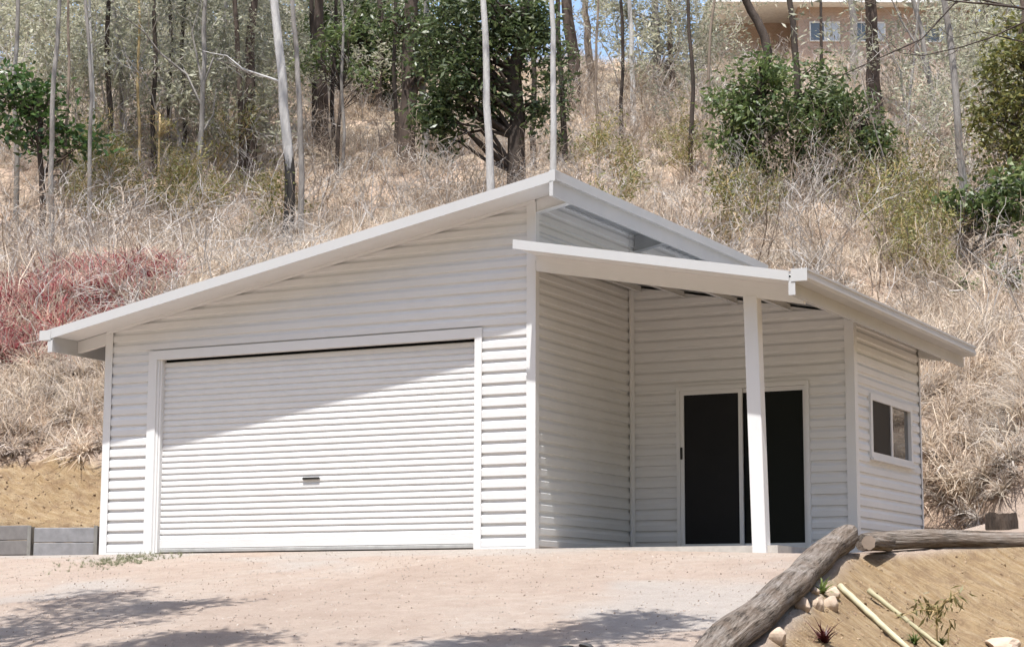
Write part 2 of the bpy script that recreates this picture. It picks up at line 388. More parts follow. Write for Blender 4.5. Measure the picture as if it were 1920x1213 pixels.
# roller door ---------------------------------------------------------------
rd = bpy.data.objects.new("roller_door", None); COL.objects.link(rd); rd.parent = shed; rd.matrix_parent_inverse = mworld(shed).inverted(); rd.location = (-3.1, .09, 0)
RP = [(0, 0), (0, .038), (.015, .054), (.015, .066), (0, .0765)]
cladding("door_curtain", -A+.02, -B-.005, .165, 2.432, PY(.085), pitch=.0765, prof=RP, phase=.165, parent=rd)
MB().box(-A+.02, -B-.005, .082, .105, .055, .163).build("bottom_rail", PAINT, rd, bevel=.004)
MB().box(-A+.02, -B-.005, .078, .11, .005, .05).build("bottom_seal", mat_flat("grey_rubber", (.35, .35, .34), .7), rd, bevel=.006)
hb = MB().box(-3.235, -2.99, .060, .084, .868, .896); hb.build("lift_handle", BLACK, rd, bevel=.006)
MB().box(-A-.002, -A+.03, .03, .12, 0, H).build("guide_track", PAINT2, rd); MB().box(-B-.025, -B+.002, .03, .12, 0, H).build("guide_track", PAINT2, rd)
jm = lflash("door_jamb", [(-A-.165, -A-.035, -.006, .004, -.06, H+.115), (-A-.035, -A, .014, .03, -.06, H+.0), (-A-.035, -A-.031, .004, .014, -.06, H)])
lflash("door_jamb", [(-B, -B+.092, -.006, .004, -.06, H+.115), (-B-.004, -B, -.006, .03, -.06, H)])
lflash("door_header", [(-A-.035, -B, -.006, .004, H, H+.115), (-A-.03, -B-.004, .004, .07, H-.003, H)])

# sliding door ----------------------------------------------------------------
sd = bpy.data.objects.new("sliding_door", None); COL.objects.link(sd); sd.parent = shed; sd.matrix_parent_inverse = mworld(shed).inverted(); sd.location = (1.5, D1, 0)
y = D1-.02
MB().box(SX0-.03, SX0+.018, y, y+.11, 0, SZ1+.02).box(SX1-.018, SX1+.03, y, y+.11, 0, SZ1+.02).box(SX0+.018, SX1-.018, y, y+.11, SZ1-.03, SZ1+.02).box(SX0+.018, SX1-.018, y, y+.11, .0, .045).build("door_frame", PAINT2, sd)
def sash(x0, x1, yy, mat, wst=.05, name="door_panel"):
    p_ = MB().box(x0, x0+wst, yy, yy+.03, .046, SZ1-.032).box(x1-wst, x1, yy, yy+.03, .046, SZ1-.032).box(x0+wst, x1-wst, yy, yy+.03, SZ1-.085, SZ1-.032).box(x0+wst, x1-wst, yy, yy+.03, .046, .115).build(name, PAINT2, sd)
    MB().box(x0+wst, x1-wst, yy+.012, yy+.018, .115, SZ1-.085).build("pane", mat, p_)
    return p_
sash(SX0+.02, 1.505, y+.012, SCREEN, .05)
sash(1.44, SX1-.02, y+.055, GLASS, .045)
MB().box(SX0+.028, SX0+.05, y-.018, y+.013, 1.17, 1.32).build("door_handle", BLACK, sd, bevel=.004)
# window ------------------------------------------------------------------------
wd = bpy.data.objects.new("window", None); COL.objects.link(wd); wd.parent = shed; wd.matrix_parent_inverse = mworld(shed).inverted(); wd.location = (W2, 4.2, 1.2)
x = W2+.018; fw = .045
MB().box(x-.08, x, WY0-.03, WY0+fw, WZ0-.03, WZ1+.03).box(x-.08, x, WY1-fw, WY1+.03, WZ0-.03, WZ1+.03).box(x-.08, x, WY0+fw, WY1-fw, WZ1-fw, WZ1+.03).box(x-.08, x, WY0+fw, WY1-fw, WZ0-.03, WZ0+fw).build("window_frame", PAINT2, wd)
MB().box(x-.05, x-.008, 4.15, 4.21, WZ0+fw, WZ1-fw).build("window_stile", PAINT2, wd)
MB().box(x-.03, x-.024, WY0+fw, 4.15, WZ0+fw, WZ1-fw).build("pane", SCREEN, wd)
def mat_winglass():
    m, t, b, o = newmat("reflective_window_glass")
    b.inputs['Base Color'].default_value = (.03, .03, .028, 1); b.inputs['Roughness'].default_value = .05; b.inputs['IOR'].default_value = 2.6
    bump(t, b, noise(t, 2.5, 3, .5, wpos(t)).outputs[0], .15, .03); return m
MB().box(x-.05, x-.044, 4.21, WY1-fw, WZ0+fw, WZ1-fw).build("pane", mat_winglass(), wd)
MB().box(W2+.005, W2+.045, WY0-.04, WY1+.04, WZ0-.055, WZ0-.03).build("window_sill", PAINT2, wd)

# roofs ---------------------------------------------------------------------------
def roof_sheet(x0, x1, y0, y1, f, d, parent, pitch=.2):
    pr = [(0, 0), (.13, 0), (.15, .022), (.18, .022)]; pts = []; yy = y0
    while yy < y1:
        for a, h_ in pr:
            if yy+a <= y1: pts.append((yy+a, h_))
        yy += pitch
    V = []; F = []
    for py_, h_ in pts: V += [(x0, py_, f(x0)+d+h_), (x1, py_, f(x1)+d+h_)]
    for i in range(len(pts)-1): F.append((2*i, 2*i+1, 2*i+3, 2*i+2))
    me = bpy.data.meshes.new("roof_sheet"); me.from_pydata(V, [], F); me.update()
    return link("roof_sheet", me, GALV, parent)
def part_empty(name, loc):
    e_ = bpy.data.objects.new(name, None); COL.objects.link(e_); e_.parent = shed; e_.matrix_parent_inverse = mworld(shed).inverted(); e_.location = loc; return e_
def gutter(x0, x1, sgn, z0, z1, y0, y1, parent):
    """quad gutter: stepped outer face; x0 is the wall side, x1 the outer side"""
    t_ = .004*sgn
    m = MB()
    pr = [(x0, z1-.02), (x0, z0), (x1-.02*sgn, z0), (x1, z0+.03), (x1, z0+.055), (x1-.012*sgn, z0+.06), (x1-.012*sgn, z1-.03), (x1, z1-.022), (x1, z1), (x1-.018*sgn, z1)]
    V = []; F = []
    for px_, pz in pr: V += [(px_, y0, pz), (px_, y1, pz)]
    for i in range(len(pr)-1): F.append((2*i, 2*i+1, 2*i+3, 2*i+2))
    n = len(V)
    for k_, yy in ((0, y0), (1, y1)):
        F.append(tuple(2*i+k_ for i in range(len(pr)-1)))
    me = bpy.data.meshes.new("gutter"); me.from_pydata(V, [], F); me.update()
    o_ = link("gutter", me, TRIM, parent)
    mo = o_.modifiers.new("solid", 'SOLIDIFY'); mo.thickness = .003; mo.offset = 0
    MB().box(min(x0, x1)-.002, max(x0, x1)+.002, y0-.006, y0-.002, z0-.001, z1+.002).build("gutter_end_cap", TRIM, parent)
    return o_
mr = part_empty("main_roof", (-3, 2, 3.5))
roof_sheet(-6.9, .45, -O+.02, REAR, zt, -.04, mr)
MB().sbox(-6.86, .495, -O-.012, -O, off(zt, -.125), zt).sbox(-6.86, .495, -O, -O+.12, off(zt, -.012), off(zt, -.002)).build("barge_flashing", TRIM, mr)
MB().sbox(-6.86, .495, REAR, REAR+.012, off(zt, -.125), zt).build("barge_flashing", TRIM, mr)
MB().sbox(-6.76, .42, -O, -.006, off(zt, -.112), off(zt, -.104)).build("soffit_panel", PAINT, mr)
MB().sbox(-W+.02, 0, -.016, -.008, off(zt, -.15), off(zt, -.113)).build("wall_top_trim", PAINT2, mr)
MB().box(.425, .455, -O+.002, REAR, 3.958, 4.145).build("fascia", TRIM, mr)
MB().box(.424, .47, -O-.012, -O+.001, 3.955, 4.127).build("fascia_end", TRIM, mr)
MB().box(.418, .492, -O+.001, REAR, 4.146, 4.258).build("ridge_cap", TRIM, mr)
MB().box(.456, .474, -O+.001, REAR, 4.138, 4.1455).build("cap_drip_edge", TRIM, mr)
MB().box(-6.80, -6.77, -O+.002, REAR, 2.59, 2.79).build("fascia", TRIM, mr)
MB().box(-6.845, -6.77, -O-.012, -O+.001, 2.585, 2.742).build("fascia_end", TRIM, mr)
gutter(-6.802, -6.985, -1, 2.745, 2.872, -O-.012, REAR, mr)
for yy in (.006, 2.82, 5.40):
    MB().sbox(-6.768, -W-.006, yy, yy+.075, off(zt, -.265), off(zt, -.115)).build("rafter_end", PAINT, mr)
    MB().sbox(.006, .423, yy, yy+.075, off(zt, -.265), off(zt, -.06)).sbox(.006, .423, yy-.02, yy+.095, off(zt, -.271), off(zt, -.2651)).build("rafter_end", PAINT if yy < 1 else GALV, mr)
MB().sbox(.02, .42, .09, 2.81, off(zt, -.062), off(zt, -.058)).build("roof_lining", GALV, mr)
lr = part_empty("porch_roof", (1.6, 2, 3))
roof_sheet(.0, 3.32, -O+.02, REAR, zl, -.04, lr)
MB().sbox(-.045, 3.275, -O-.012, -O, off(zl, -.108), zl).sbox(-.0, 3.275, -O, -O+.12, off(zl, -.012), off(zl, -.002)).build("barge_flashing", TRIM, lr)
MB().sbox(.0, 3.275, REAR, REAR+.012, off(zl, -.108), zl).build("barge_flashing", TRIM, lr)
MB().sbox(.006, 3.26, -O, .0, off(zl, -.102), off(zl, -.094)).build("soffit_panel", PAINT, lr)
MB().sbox(.006, 3.268, .0, .06, off(zl, -.285), off(zl, -.07)).sbox(.006, 3.268, -.012, -.0, off(zl, -.165), off(zl, -.103)).build("porch_beam", PAINT2, lr)
MB().box(3.27, 3.30, -O+.002, REAR, 2.612, 2.80).build("fascia", TRIM, lr)
MB().box(3.27, 3.345, -O-.012, -O+.001, 2.607, 2.748).build("fascia_end", TRIM, lr)
gutter(3.302, 3.48, 1, 2.752, 2.885, -O-.012, REAR, lr)
for px_ in (.118, .716, 1.428, 2.128, 2.80):
    MB().sbox(px_-.03, px_+.03, .07, D1-.006, off(zl, -.125), off(zl, -.045)).sbox(px_+.03, px_+.055, .07, D1-.03, off(zl, -.125), off(zl, -.118)).build("purlin", PAINT, lr)
MB().sbox(W2+.01, 3.268, D2-.08, D2-.005, off(zl, -.285), off(zl, -.06)).build("rafter_end", PAINT, lr)
zp = zl(2.65)-.27
MB().quadbox([(2.636, -.005, -.25), (2.796, -.005, -.25), (2.796, .14, -.25), (2.636, .14, -.25), (2.567, -.005, zp), (2.727, -.005, zp), (2.727, .14, zp), (2.567, .14, zp)]).build("porch_post", PAINT2, shed, bevel=.006)

# ------------------------------------------------------------------ retaining wall
rw = empty("retaining_wall", (-8.3, 1.0, 0), "low grey sleeper retaining wall with steel posts beside the shed", "wall")
def slab(p0, p1, z0, z1, th, mat, name, parent):
    d = Vector((p1[0]-p0[0], p1[1]-p0[1], 0)); n = Vector((d.y, -d.x, 0)).normalized()*th
    P = [(p0[0]+n.x, p0[1]+n.y), (p1[0]+n.x, p1[1]+n.y), (p1[0], p1[1]), (p0[0], p0[1])]
    m = MB().quadbox([(*p, z0) for p in P]+[(*p, z1) for p in P]); return m.build(name, mat, parent, bevel=.006)
rp = [(-11.6, .62), (-9.95, .78), (-8.26, 1.0), (-7.35, 1.30), (-6.7, 1.9)]
for i in range(4):
    for k in range(3):
        z0 = -.17+k*.205; dz = 0 if i < 2 else -.035
        q0 = Vector(rp[i]); q1 = Vector(rp[i+1]); d = (q1-q0).normalized()*.035
        slab(q0+d, q1-d, z0+dz, z0+.198+dz, .075, SLEEPER2 if i == 2 else SLEEPER, "sleeper", rw)
for q in rp[1:4]:
    MB().box(q[0]-.03, q[0]+.03, q[1]-.095, q[1]-.083, -.3, .45 if q[0] < -8.3 else .43).box(q[0]-.005, q[0]+.005, q[1]-.083, q[1]+.02, -.3, .44 if q[0] < -8.3 else .42).build("steel_post", STEELPOST, rw)

# ------------------------------------------------------------------ logs, rocks, poles, small plants on the fill bank
def mat_log():
    m, t, b, o = newmat("weathered_log"); tc = N(t, "ShaderNodeTexCoord"); mp = N(t, "ShaderNodeMapping"); mp.inputs['Scale'].default_value = (1, 1, .07)
    t.links.new(tc.outputs['Object'], mp.inputs[0]); n = noise(t, 24, 8, .75, mp.outputs[0], .25); n2 = noise(t, 3, 4, .6, tc.outputs['Object']); n3 = noise(t, 55, 4, .7, mp.outputs[0])
    c = ramp(t, n.outputs[0], [(.40, (.055, .044, .036)), (.48, (.21, .175, .145)), (.62, (.36, .32, .285))]).outputs[0]
    c = mix(t, ramp(t, n2.outputs[0], [(.42, (0, 0, 0)), (.66, (.7, .7, .7))]).outputs[0], c, (.22, .165, .125))
    t.links.new(c, b.inputs['Base Color']); b.inputs['Roughness'].default_value = .9; b.inputs['Specular IOR Level'].default_value = .15
    bump(t, b, mix(t, .4, n.outputs[0], n3.outputs[0]), 1.0, .12); return m
LOGM = mat_log(); CUTW = mat_flat("cut_timber", (.27, .21, .165), .9)
def make_log(name, p0, p1, r0, r1, seed, label, bend=.05, cut=None):
    p0 = Vector(p0); p1 = Vector(p1); L = (p1-p0).length; n = max(6, int(L/.09)); ns = 28; rg = np.random.default_rng(seed)
    ph = rg.random(8)*6
    V = []; F = []
    for i in range(n+1):
        t = i/n; r = r0+(r1-r0)*t; s_ = L*t
        cx_ = bend*math.sin(s_*.9+ph[0])*math.sin(math.pi*t)+.012*math.sin(s_*3.1+ph[1]); cy_ = bend*.6*math.sin(s_*.7+ph[2])*math.sin(math.pi*t)+.01*math.sin(s_*2.3+ph[3])
        knot = 1+.05*math.sin(s_*1.9+ph[4])*math.sin(s_*.8+ph[5])
        if i in (0, n): knot *= .93
        for k in range(ns):
            a = 2*math.pi*k/ns
            rr = r*knot*(1+.045*math.sin(3*a+s_*.5+ph[6])+.03*math.sin(7*a+s_*.3+ph[7])+.07*float(vnoise(np.array([a*3.2+30]), np.array([s_*1.1+seed*3]))[0])+.07*float(vnoise(np.array([a*7+9]), np.array([s_*2.3+seed]))[0]))
            V.append((cx_+rr*math.cos(a), cy_+rr*math.sin(a), s_))
    for i in range(n):
        for k in range(ns): F.append((i*ns+k, i*ns+(k+1) % ns, (i+1)*ns+(k+1) % ns, (i+1)*ns+k))
    F.append(tuple(range(ns))[::-1]); F.append(tuple(n*ns+k for k in range(ns)))
    me = bpy.data.meshes.new(name); me.from_pydata(V, [], F); me.update()
    if cut: me.materials.append(LOGM); me.materials.append(cut); me.polygons[-1].material_index = 1; me.polygons[-2].material_index = 1
    o_ = link(name, me, LOGM, smooth=True); me.polygons[len(F)-1].use_smooth = False; me.polygons[len(F)-2].use_smooth = False; o_.matrix_world = Matrix.Translation(p0) @ (p1-p0).to_track_quat('Z', 'Y').to_matrix().to_4x4()
    return tag(o_, label, "log")
g0 = T1(3.58, .3); g1 = T1(L1B3[0]-.08, -7.4)
make_log("edging_log", (L1B3[0]+.14, -8.6, T1(L1B3[0]+.05, -8.6)+.10), (3.58, .32, g0+.19), .135, .135, 3, "long weathered grey log edging the driveway and sloping up to the porch", cut=CUTW)
make_log("edging_log", (L2A[0]-.12, L2A[1]-.02, T1(L2A[0], L2A[1])+.125), (L2B[0], L2B[1], L2B[2]+.07), .10, .115, 8, "cracked grey log lying along the top of the yellow fill bank")
e = L2A; p = on(1636, 1018, 1, L2A[1]-.22)
make_log("timber_offcut", (p[0]-.01, p[1]-.1, p[2]+.0), (p[0]+.02, p[1]+.5, p[2]+.0), .085, .085, 11, "short round timber offcut with pale sawn end under the long log", .0, cut=CUTW)

ROCK = mat_flat("pale_sandstone", (.40, .31, .235), .9)
def rock(px, py, wpx, hpx, seed, label, group=None, mat=ROCK):
    P = hit(px, py+hpx*.45); dep = (P[:2]-CAM[:2])@FH; sx = wpx/FPX*dep/2*1.22; sz = hpx/FPX*dep/2*1.2
    bm = bmesh.new(); bmesh.ops.create_icosphere(bm, subdivisions=3, radius=1); rg = random.Random(seed); ox = rg.random()*40
    cuts = [Vector((rg.uniform(-1, 1), rg.uniform(-1, 1), rg.uniform(-.3, 1))).normalized() for _ in range(9)]
    for v in bm.verts:
        c = v.co.copy()
        for q in cuts:
            e_ = c.dot(q)-.66
            if e_ > 0: c -= q*e_*.85
        n_ = float(vnoise(np.array([c.x*2.5+ox]), np.array([c.y*2.5+c.z*1.7+ox]))[0]); c *= 1+.16*n_
        v.co = Vector((c.x*sx, c.y*sx*.9, c.z*sz*1.15))
    me = bpy.data.meshes.new("rock"); bm.to_mesh(me); bm.free()
    o_ = link("rock", me, mat); o_.location = (P[0], P[1], P[2]+sz*.55); o_.rotation_euler.z = rg.random()*6
    return tag(o_, label, "rock", group)
G_ = "pale stones ringed round a small succulent"
rock(1505, 1130, 30, 27, 1, "rounded pale stone of the ring, resting against the long log", G_)
rock(1534, 1131, 28, 27, 2, "middle front stone of the pale stone ring", G_)
rock(1558, 1130, 32, 27, 3, "flat-sided front stone of the ring beside the pale pole", G_)
rock(1527, 1106, 24, 14, 4, "small rear stone of the ring under the long log", G_)
rock(1562, 1109, 30, 20, 5, "rear stone of the ring touching the tip of the pole", G_)
rock(1458, 1190, 38, 34, 6, "single pale angular rock beside the lower end of the long log")
rock(1884, 1207, 70, 24, 7, "broad flat pale rock at the foot of the yellow bank")
rock(1100, 1209, 26, 9, 9, "small dark stone lying on the driveway", mat=mat_flat("dark_stone", (.03, .028, .027), .7))
rock(1062, 1212, 30, 6, 10, "thin flat dark stone lying half buried in the driveway", mat=bpy.data.materials["dark_stone"])

POLEM = mat_flat("pale_green_pole", (.36, .33, .22), .75); POLEM2 = mat_flat("grey_green_pole", (.30, .27, .165), .8)
def pole(a, b_, r, mat, label):
    P = hit(*a); Q = hit(*b_); P = Vector(P)+Vector((0, 0, r*.9)); Q = Vector(Q)+Vector((0, 0, r*.9))
    Q = P+(Q-P)*1.35; lift = max(T1(*(P.lerp(Q, i/20)).xy)+r*.75-P.lerp(Q, i/20).z for i in range(21)); P.z += lift; Q.z += lift
    pts = [P.lerp(Q, i/14)+Vector((random.Random(i).uniform(-1, 1)*.0025, 0, random.Random(i+50).uniform(-1, 1)*.002)) for i in range(15)]
    m = MB().tube(pts, [r*(1-.02*i+.06*(i % 5 == 0)) for i in range(15)], 10)
    o_ = m.build("garden_pole", mat, smooth=True)
    return tag(o_, label, "pole")
pole((1575, 1106), (1688, 1210), .032, POLEM, "pale cream timber pole lying down the bank from the stone ring")
pole((1629, 1122), (1742, 1211), .027, POLEM2, "duller green-grey pole lying down the bank beside the cream pole")

def blade_fan(name, n, h, wd, spread, seed, curve=.5, flat=0.0):
    rg = np.random.default_rng(seed); V = []; F = []
    for i in range(n):
        a = rg.random()*6.283; l = h*(.55+.6*rg.random()); lean = spread*(.25+rg.random()); r0 = .10*h*rg.random(); b0 = rg.random()*6.283
        dx, dy = math.cos(a), math.sin(a); px_, py_ = -dy, dx; k = len(V); cu = curve*(.3+1.2*rg.random()); ww = wd*(.6+.8*rg.random()); kink = rg.normal(0, .25)
        x0, y0 = r0*math.cos(b0), r0*math.sin(b0); segs = 4; ang = math.pi/2-lean; cx_, cz_ = 0, 0; side = 0
        for j in range(segs+1):
            t = j/segs; w_ = ww*(1-t*.85)/2
            V.append((x0+dx*cx_+px_*(side-w_), y0+dy*cx_+py_*(side-w_), cz_)); V.append((x0+dx*cx_+px_*(side+w_), y0+dy*cx_+py_*(side+w_), cz_))
            cx_ += l/segs*math.cos(ang); cz_ = max(cz_+l/segs*math.sin(ang), .01); ang -= cu/segs*2.0; side += kink*l/segs
        for j in range(segs): F.append((k+2*j, k+2*j+1, k+2*j+3, k+2*j+2))
    return np_mesh(name, V, F)
# succulent leaves in the ring, dark red bromeliad, weed tuft
SUCC = mat_leaf("succulent_green", [(.10, .16, .04), (.22, .28, .08), (.30, .34, .12)])
REDM = mat_leaf("dark_red_leaf", [(.06, .01, .015), (.10, .02, .02), (.14, .03, .03)])
GREENM = mat_leaf("weed_green", [(.07, .13, .03), (.12, .18, .04), (.20, .24, .07)])
def plant(name, px, py, me, mat, label, cat="plant", dz=0):
    P = hit(px, py); o_ = link(name, me, mat); o_.location = (P[0], P[1], P[2]+dz); return tag(o_, label, cat)
plant("succulent", 1540, 1113, blade_fan("succulent", 34, .22, .03, 1.1, 4, .5), SUCC, "low green succulent inside the ring of pale stones")
plant("dark_red_plant", 1545, 1205, blade_fan("dark_red_plant", 60, .24, .018, .8, 5, .6), REDM, "small spiky dark red plant on the yellow bank")
plant("green_weed", 1715, 1208, blade_fan("green_weed", 50, .16, .02, 1.0, 6, .6), GREENM, "small green weed between the pole ends and the spindly plant")
plant("green_weed", 1765, 1209, blade_fan("green_weed", 40, .14, .02, 1.0, 7, .6), GREENM, "small green weed at the foot of the spindly plant")
GREYG = mat_leaf("driveway_grass", [(.20, .23, .12), (.28, .29, .17), (.36, .35, .23)])

# ------------------------------------------------------------------ branching plants
def grow(mb, tips, p, d, L, r, depth, rg, wob=.25, kids=3, sides=4, up=.1, segs=4, spread=.9, minr=.004):
    pts = [p.copy()]; rad = [r]; q = p.copy(); dd = d.normalized()
    for i in range(segs):
        dd = (dd+Vector((rg.gauss(0, wob), rg.gauss(0, wob), rg.gauss(0, wob)+up))).normalized(); q = q+dd*(L/segs); pts.append(q.copy()); rad.append(max(minr, r*(1-.55*(i+1)/segs)))
    mb.tube(pts, rad, sides, caps=False)
    for i, pt in enumerate(pts[1:]): tips.append((pt, dd.copy(), depth))
    if depth > 0:
        for k in range(kids):
            i = rg.randint(1, segs); a = rg.random()*6.283
            b_ = (dd+Vector((math.cos(a)*spread, math.sin(a)*spread, rg.uniform(-.2, .6)*spread))).normalized()
            grow(mb, tips, pts[i], b_, L*rg.uniform(.45, .75), max(minr, rad[i]*.6), depth-1, rg, wob*1.15, kids, max(3, sides-1), up, segs, spread, minr)
def leaf_mesh(name, centres, size, rg, droop=.3, jitter=.2, per=6, wr=.35, nmax=None):
    C = np.repeat(np.asarray(centres, float), per, 0); n = len(C)
    C = C+rg.normal(0, jitter, C.shape); L = size*rg.uniform(.6, 1.35, n)[:, None]
    d = rg.normal(0, 1, (n, 3)); d[:, 2] = d[:, 2]*.6-droop; d /= np.linalg.norm(d, axis=1)[:, None]
    q = rg.normal(0, 1, (n, 3)); s = np.cross(d, q); s /= np.linalg.norm(s, axis=1)[:, None]; nn = np.cross(s, d)
    v0 = C; v1 = C+d*L*.45+s*L*wr*.5+nn*L*.08; v2 = C+d*L; v3 = C+d*L*.45-s*L*wr*.5+nn*L*.08
    V = np.stack([v0, v1, v2, v3], 1).reshape(-1, 3); F = np.arange(4*n).reshape(-1, 4)
    return np_mesh(name, V, F)

TWIG = mat_bark("dry_twig", (.52, .43, .34), (.30, .235, .18), 6)
TWIGD = mat_bark("dark_twig", (.27, .21, .165), (.13, .10, .08), 6)
TWIGG = mat_bark("grey_twig", (.54, .50, .46), (.32, .29, .265), 6)
STEMY = mat_bark("yellow_stem", (.48, .36, .18), (.34, .25, .13), 6)
# spindly plant on the bank
P = hit(1757, 1210); sp_ = empty("spindly_plant", P, "spindly tall plant with curled yellowing leaves on the yellow bank", "plant")
mb = MB(); tips = []; rg = random.Random(3); sc_ = (P[:2]-CAM[:2])@FH/FPX
stem_pts = []
rv = Vector(_r)
b0 = Vector(P)
st = [b0, b0+rv*(0*sc_)+Vector((0, 0, 30*sc_)), b0+rv*(2*sc_)+Vector((0, 0, 62*sc_))]
mb.tube(st, [.012, .010, .008], 5)
lv = []
for dx, dz in ((-58, 55), (-42, 72), (-25, 78), (-12, 74), (20, 80), (42, 88), (62, 104), (10, 58), (-8, 48)):
    a = st[2]; e_ = b0+rv*(dx*sc_)+Vector((0, rg.uniform(-.15, .15), dz*sc_)); mid = a.lerp(e_, .5)+Vector((0, 0, 8*sc_))
    mb.tube([a, mid, e_], [.006, .005, .004], 4); lv += [e_, mid.lerp(e_, .5), mid]
st2 = [b0+rv*(20*sc_), b0+rv*(22*sc_)+Vector((0, 0, 25*sc_)), b0+rv*(27*sc_)+Vector((0, 0, 45*sc_))]; mb.tube(st2, [.007, .006, .004], 4); lv.append(st2[2])
mb.build("stem", STEMY, sp_)
nr = np.random.default_rng(2)
link("leaves", leaf_mesh("leaves", [tuple(v) for v in lv], .115, nr, .9, .04, 3, .22), mat_leaf("curled_leaf", [(.22, .17, .07), (.36, .33, .12), (.48, .42, .18)]), sp_)

# stump behind the log
P = hit(1876, 992); m = MB(); rg = random.Random(8); n = 22; hh = 22/FPX*((P[:2]-CAM[:2])@FH)+.05; R_ = 27/FPX*((P[:2]-CAM[:2])@FH)
for z_ in (-.1, hh*.5, hh):
    for k in range(n):
        a = 6.283*k/n; rr = R_*(1+.1*math.sin(5*a)+.05*rg.uniform(-1, 1))*(1.06-.06*z_); m.v.append((rr*math.cos(a), rr*math.sin(a), z_+(rg.uniform(-.02, .015) if z_ == hh else 0)))
for i in range(2):
    for k in range(n): m.f.append((i*n+k, i*n+(k+1) % n, (i+1)*n+(k+1) % n, (i+1)*n+k))
m.f.append(tuple(2*n+k for k in range(n)))
st_ = m.build("tree_stump", mat_bark("stump_bark", (.13, .10, .08), (.025, .02, .017), 14)); st_.location = P
tag(st_, "short dark sawn tree stump on the bare ground behind the bank log", "stump")

# ------------------------------------------------------------------ scattered ground cover (nobody could count it)
def scatter(name, P, protos, label, cat, rotx=.15, smin=.7, smax=1.3, seed=1, scales=None):
    rg = np.random.default_rng(seed); n = len(P)
    me = bpy.data.meshes.new(name); me.vertices.add(n); me.vertices.foreach_set('co', np.asarray(P, np.float32).ravel())
    rot = np.stack([rg.normal(0, rotx, n), rg.normal(0, rotx, n), rg.random(n)*6.283], 1).astype(np.float32)
    scl = (rg.uniform(smin, smax, n) if scales is None else scales).astype(np.float32)
    a = me.attributes.new("rot", 'FLOAT_VECTOR', 'POINT'); a.data.foreach_set('vector', rot.ravel())
    a = me.attributes.new("scl", 'FLOAT', 'POINT'); a.data.foreach_set('value', scl)
    a = me.attributes.new("pick", 'INT', 'POINT'); a.data.foreach_set('value', rg.integers(0, len(protos), n).astype(np.int32))
    o_ = bpy.data.objects.new(name, me); COL.objects.link(o_); tag(o_, label, cat, kind="stuff")
    c = bpy.data.collections.new(name+"_kinds")
    for i, (pm, mt) in enumerate(protos):
        if not pm.materials: pm.materials.append(mt)
        po = bpy.data.objects.new("%s_%02d" % (name, i), pm); c.objects.link(po)
    g = bpy.data.node_groups.new(name, 'GeometryNodeTree')
    g.interface.new_socket("Geometry", in_out='INPUT', socket_type='NodeSocketGeometry'); g.interface.new_socket("Geometry", in_out='OUTPUT', socket_type='NodeSocketGeometry')
    gi = g.nodes.new('NodeGroupInput'); go = g.nodes.new('NodeGroupOutput'); ip = g.nodes.new('GeometryNodeInstanceOnPoints'); ci = g.nodes.new('GeometryNodeCollectionInfo')
    ci.inputs['Collection'].default_value = c; ci.inputs['Separate Children'].default_value = True; ci.inputs['Reset Children'].default_value = True
    def attr(nm, dt):
        q = g.nodes.new('GeometryNodeInputNamedAttribute'); q.data_type = dt; q.inputs['Name'].default_value = nm; return q.outputs['Attribute']
    er = g.nodes.new('FunctionNodeEulerToRotation'); g.links.new(attr('rot', 'FLOAT_VECTOR'), er.inputs[0])
    g.links.new(gi.outputs[0], ip.inputs['Points']); g.links.new(ci.outputs[0], ip.inputs['Instance']); ip.inputs['Pick Instance'].default_value = True
    g.links.new(attr('pick', 'INT'), ip.inputs['Instance Index']); g.links.new(er.outputs[0], ip.inputs['Rotation']); g.links.new(attr('scl', 'FLOAT'), ip.inputs['Scale'])
    g.links.new(ip.outputs[0], go.inputs[0])
    mo = o_.modifiers.new("scatter", 'NODES'); mo.node_group = g
    return o_
def wedge(n, d0, d1, seed, power=1.0, margin=1.2, extra=2.5):
    rg = np.random.default_rng(seed); u = rg.random(n); d = d0+(d1-d0)*u**power
    l = (rg.random(n)*2-1)*(d*.2573*margin+extra); c = CAM[:2]+d[:, None]*FH+l[:, None]*np.array([math.cos(YAW), -math.sin(YAW)]); return c[:, 0], c[:, 1], d, rg
def hillpts(n, d0, d1, seed, power=1.0, smin=5.2, mask=None):
    X, Y, d, rg = wedge(n, d0, d1, seed, power); z, ye, hi, ou, s, dr = terrain(X, Y, True)
    k = (hi > rg.random(n)*.9+.05) & (s > np.where(X > 2, 5.05, smin)) & ((dr > .15) | (X > 4.0) | (X < -7)) & ~((X > -7.0) & (X < 4.0) & (Y < 7.1))
    if mask is not None: k &= mask(X, Y, s, rg)
    return np.stack([X, Y, z-.02], 1)[k], d[k], s[k]
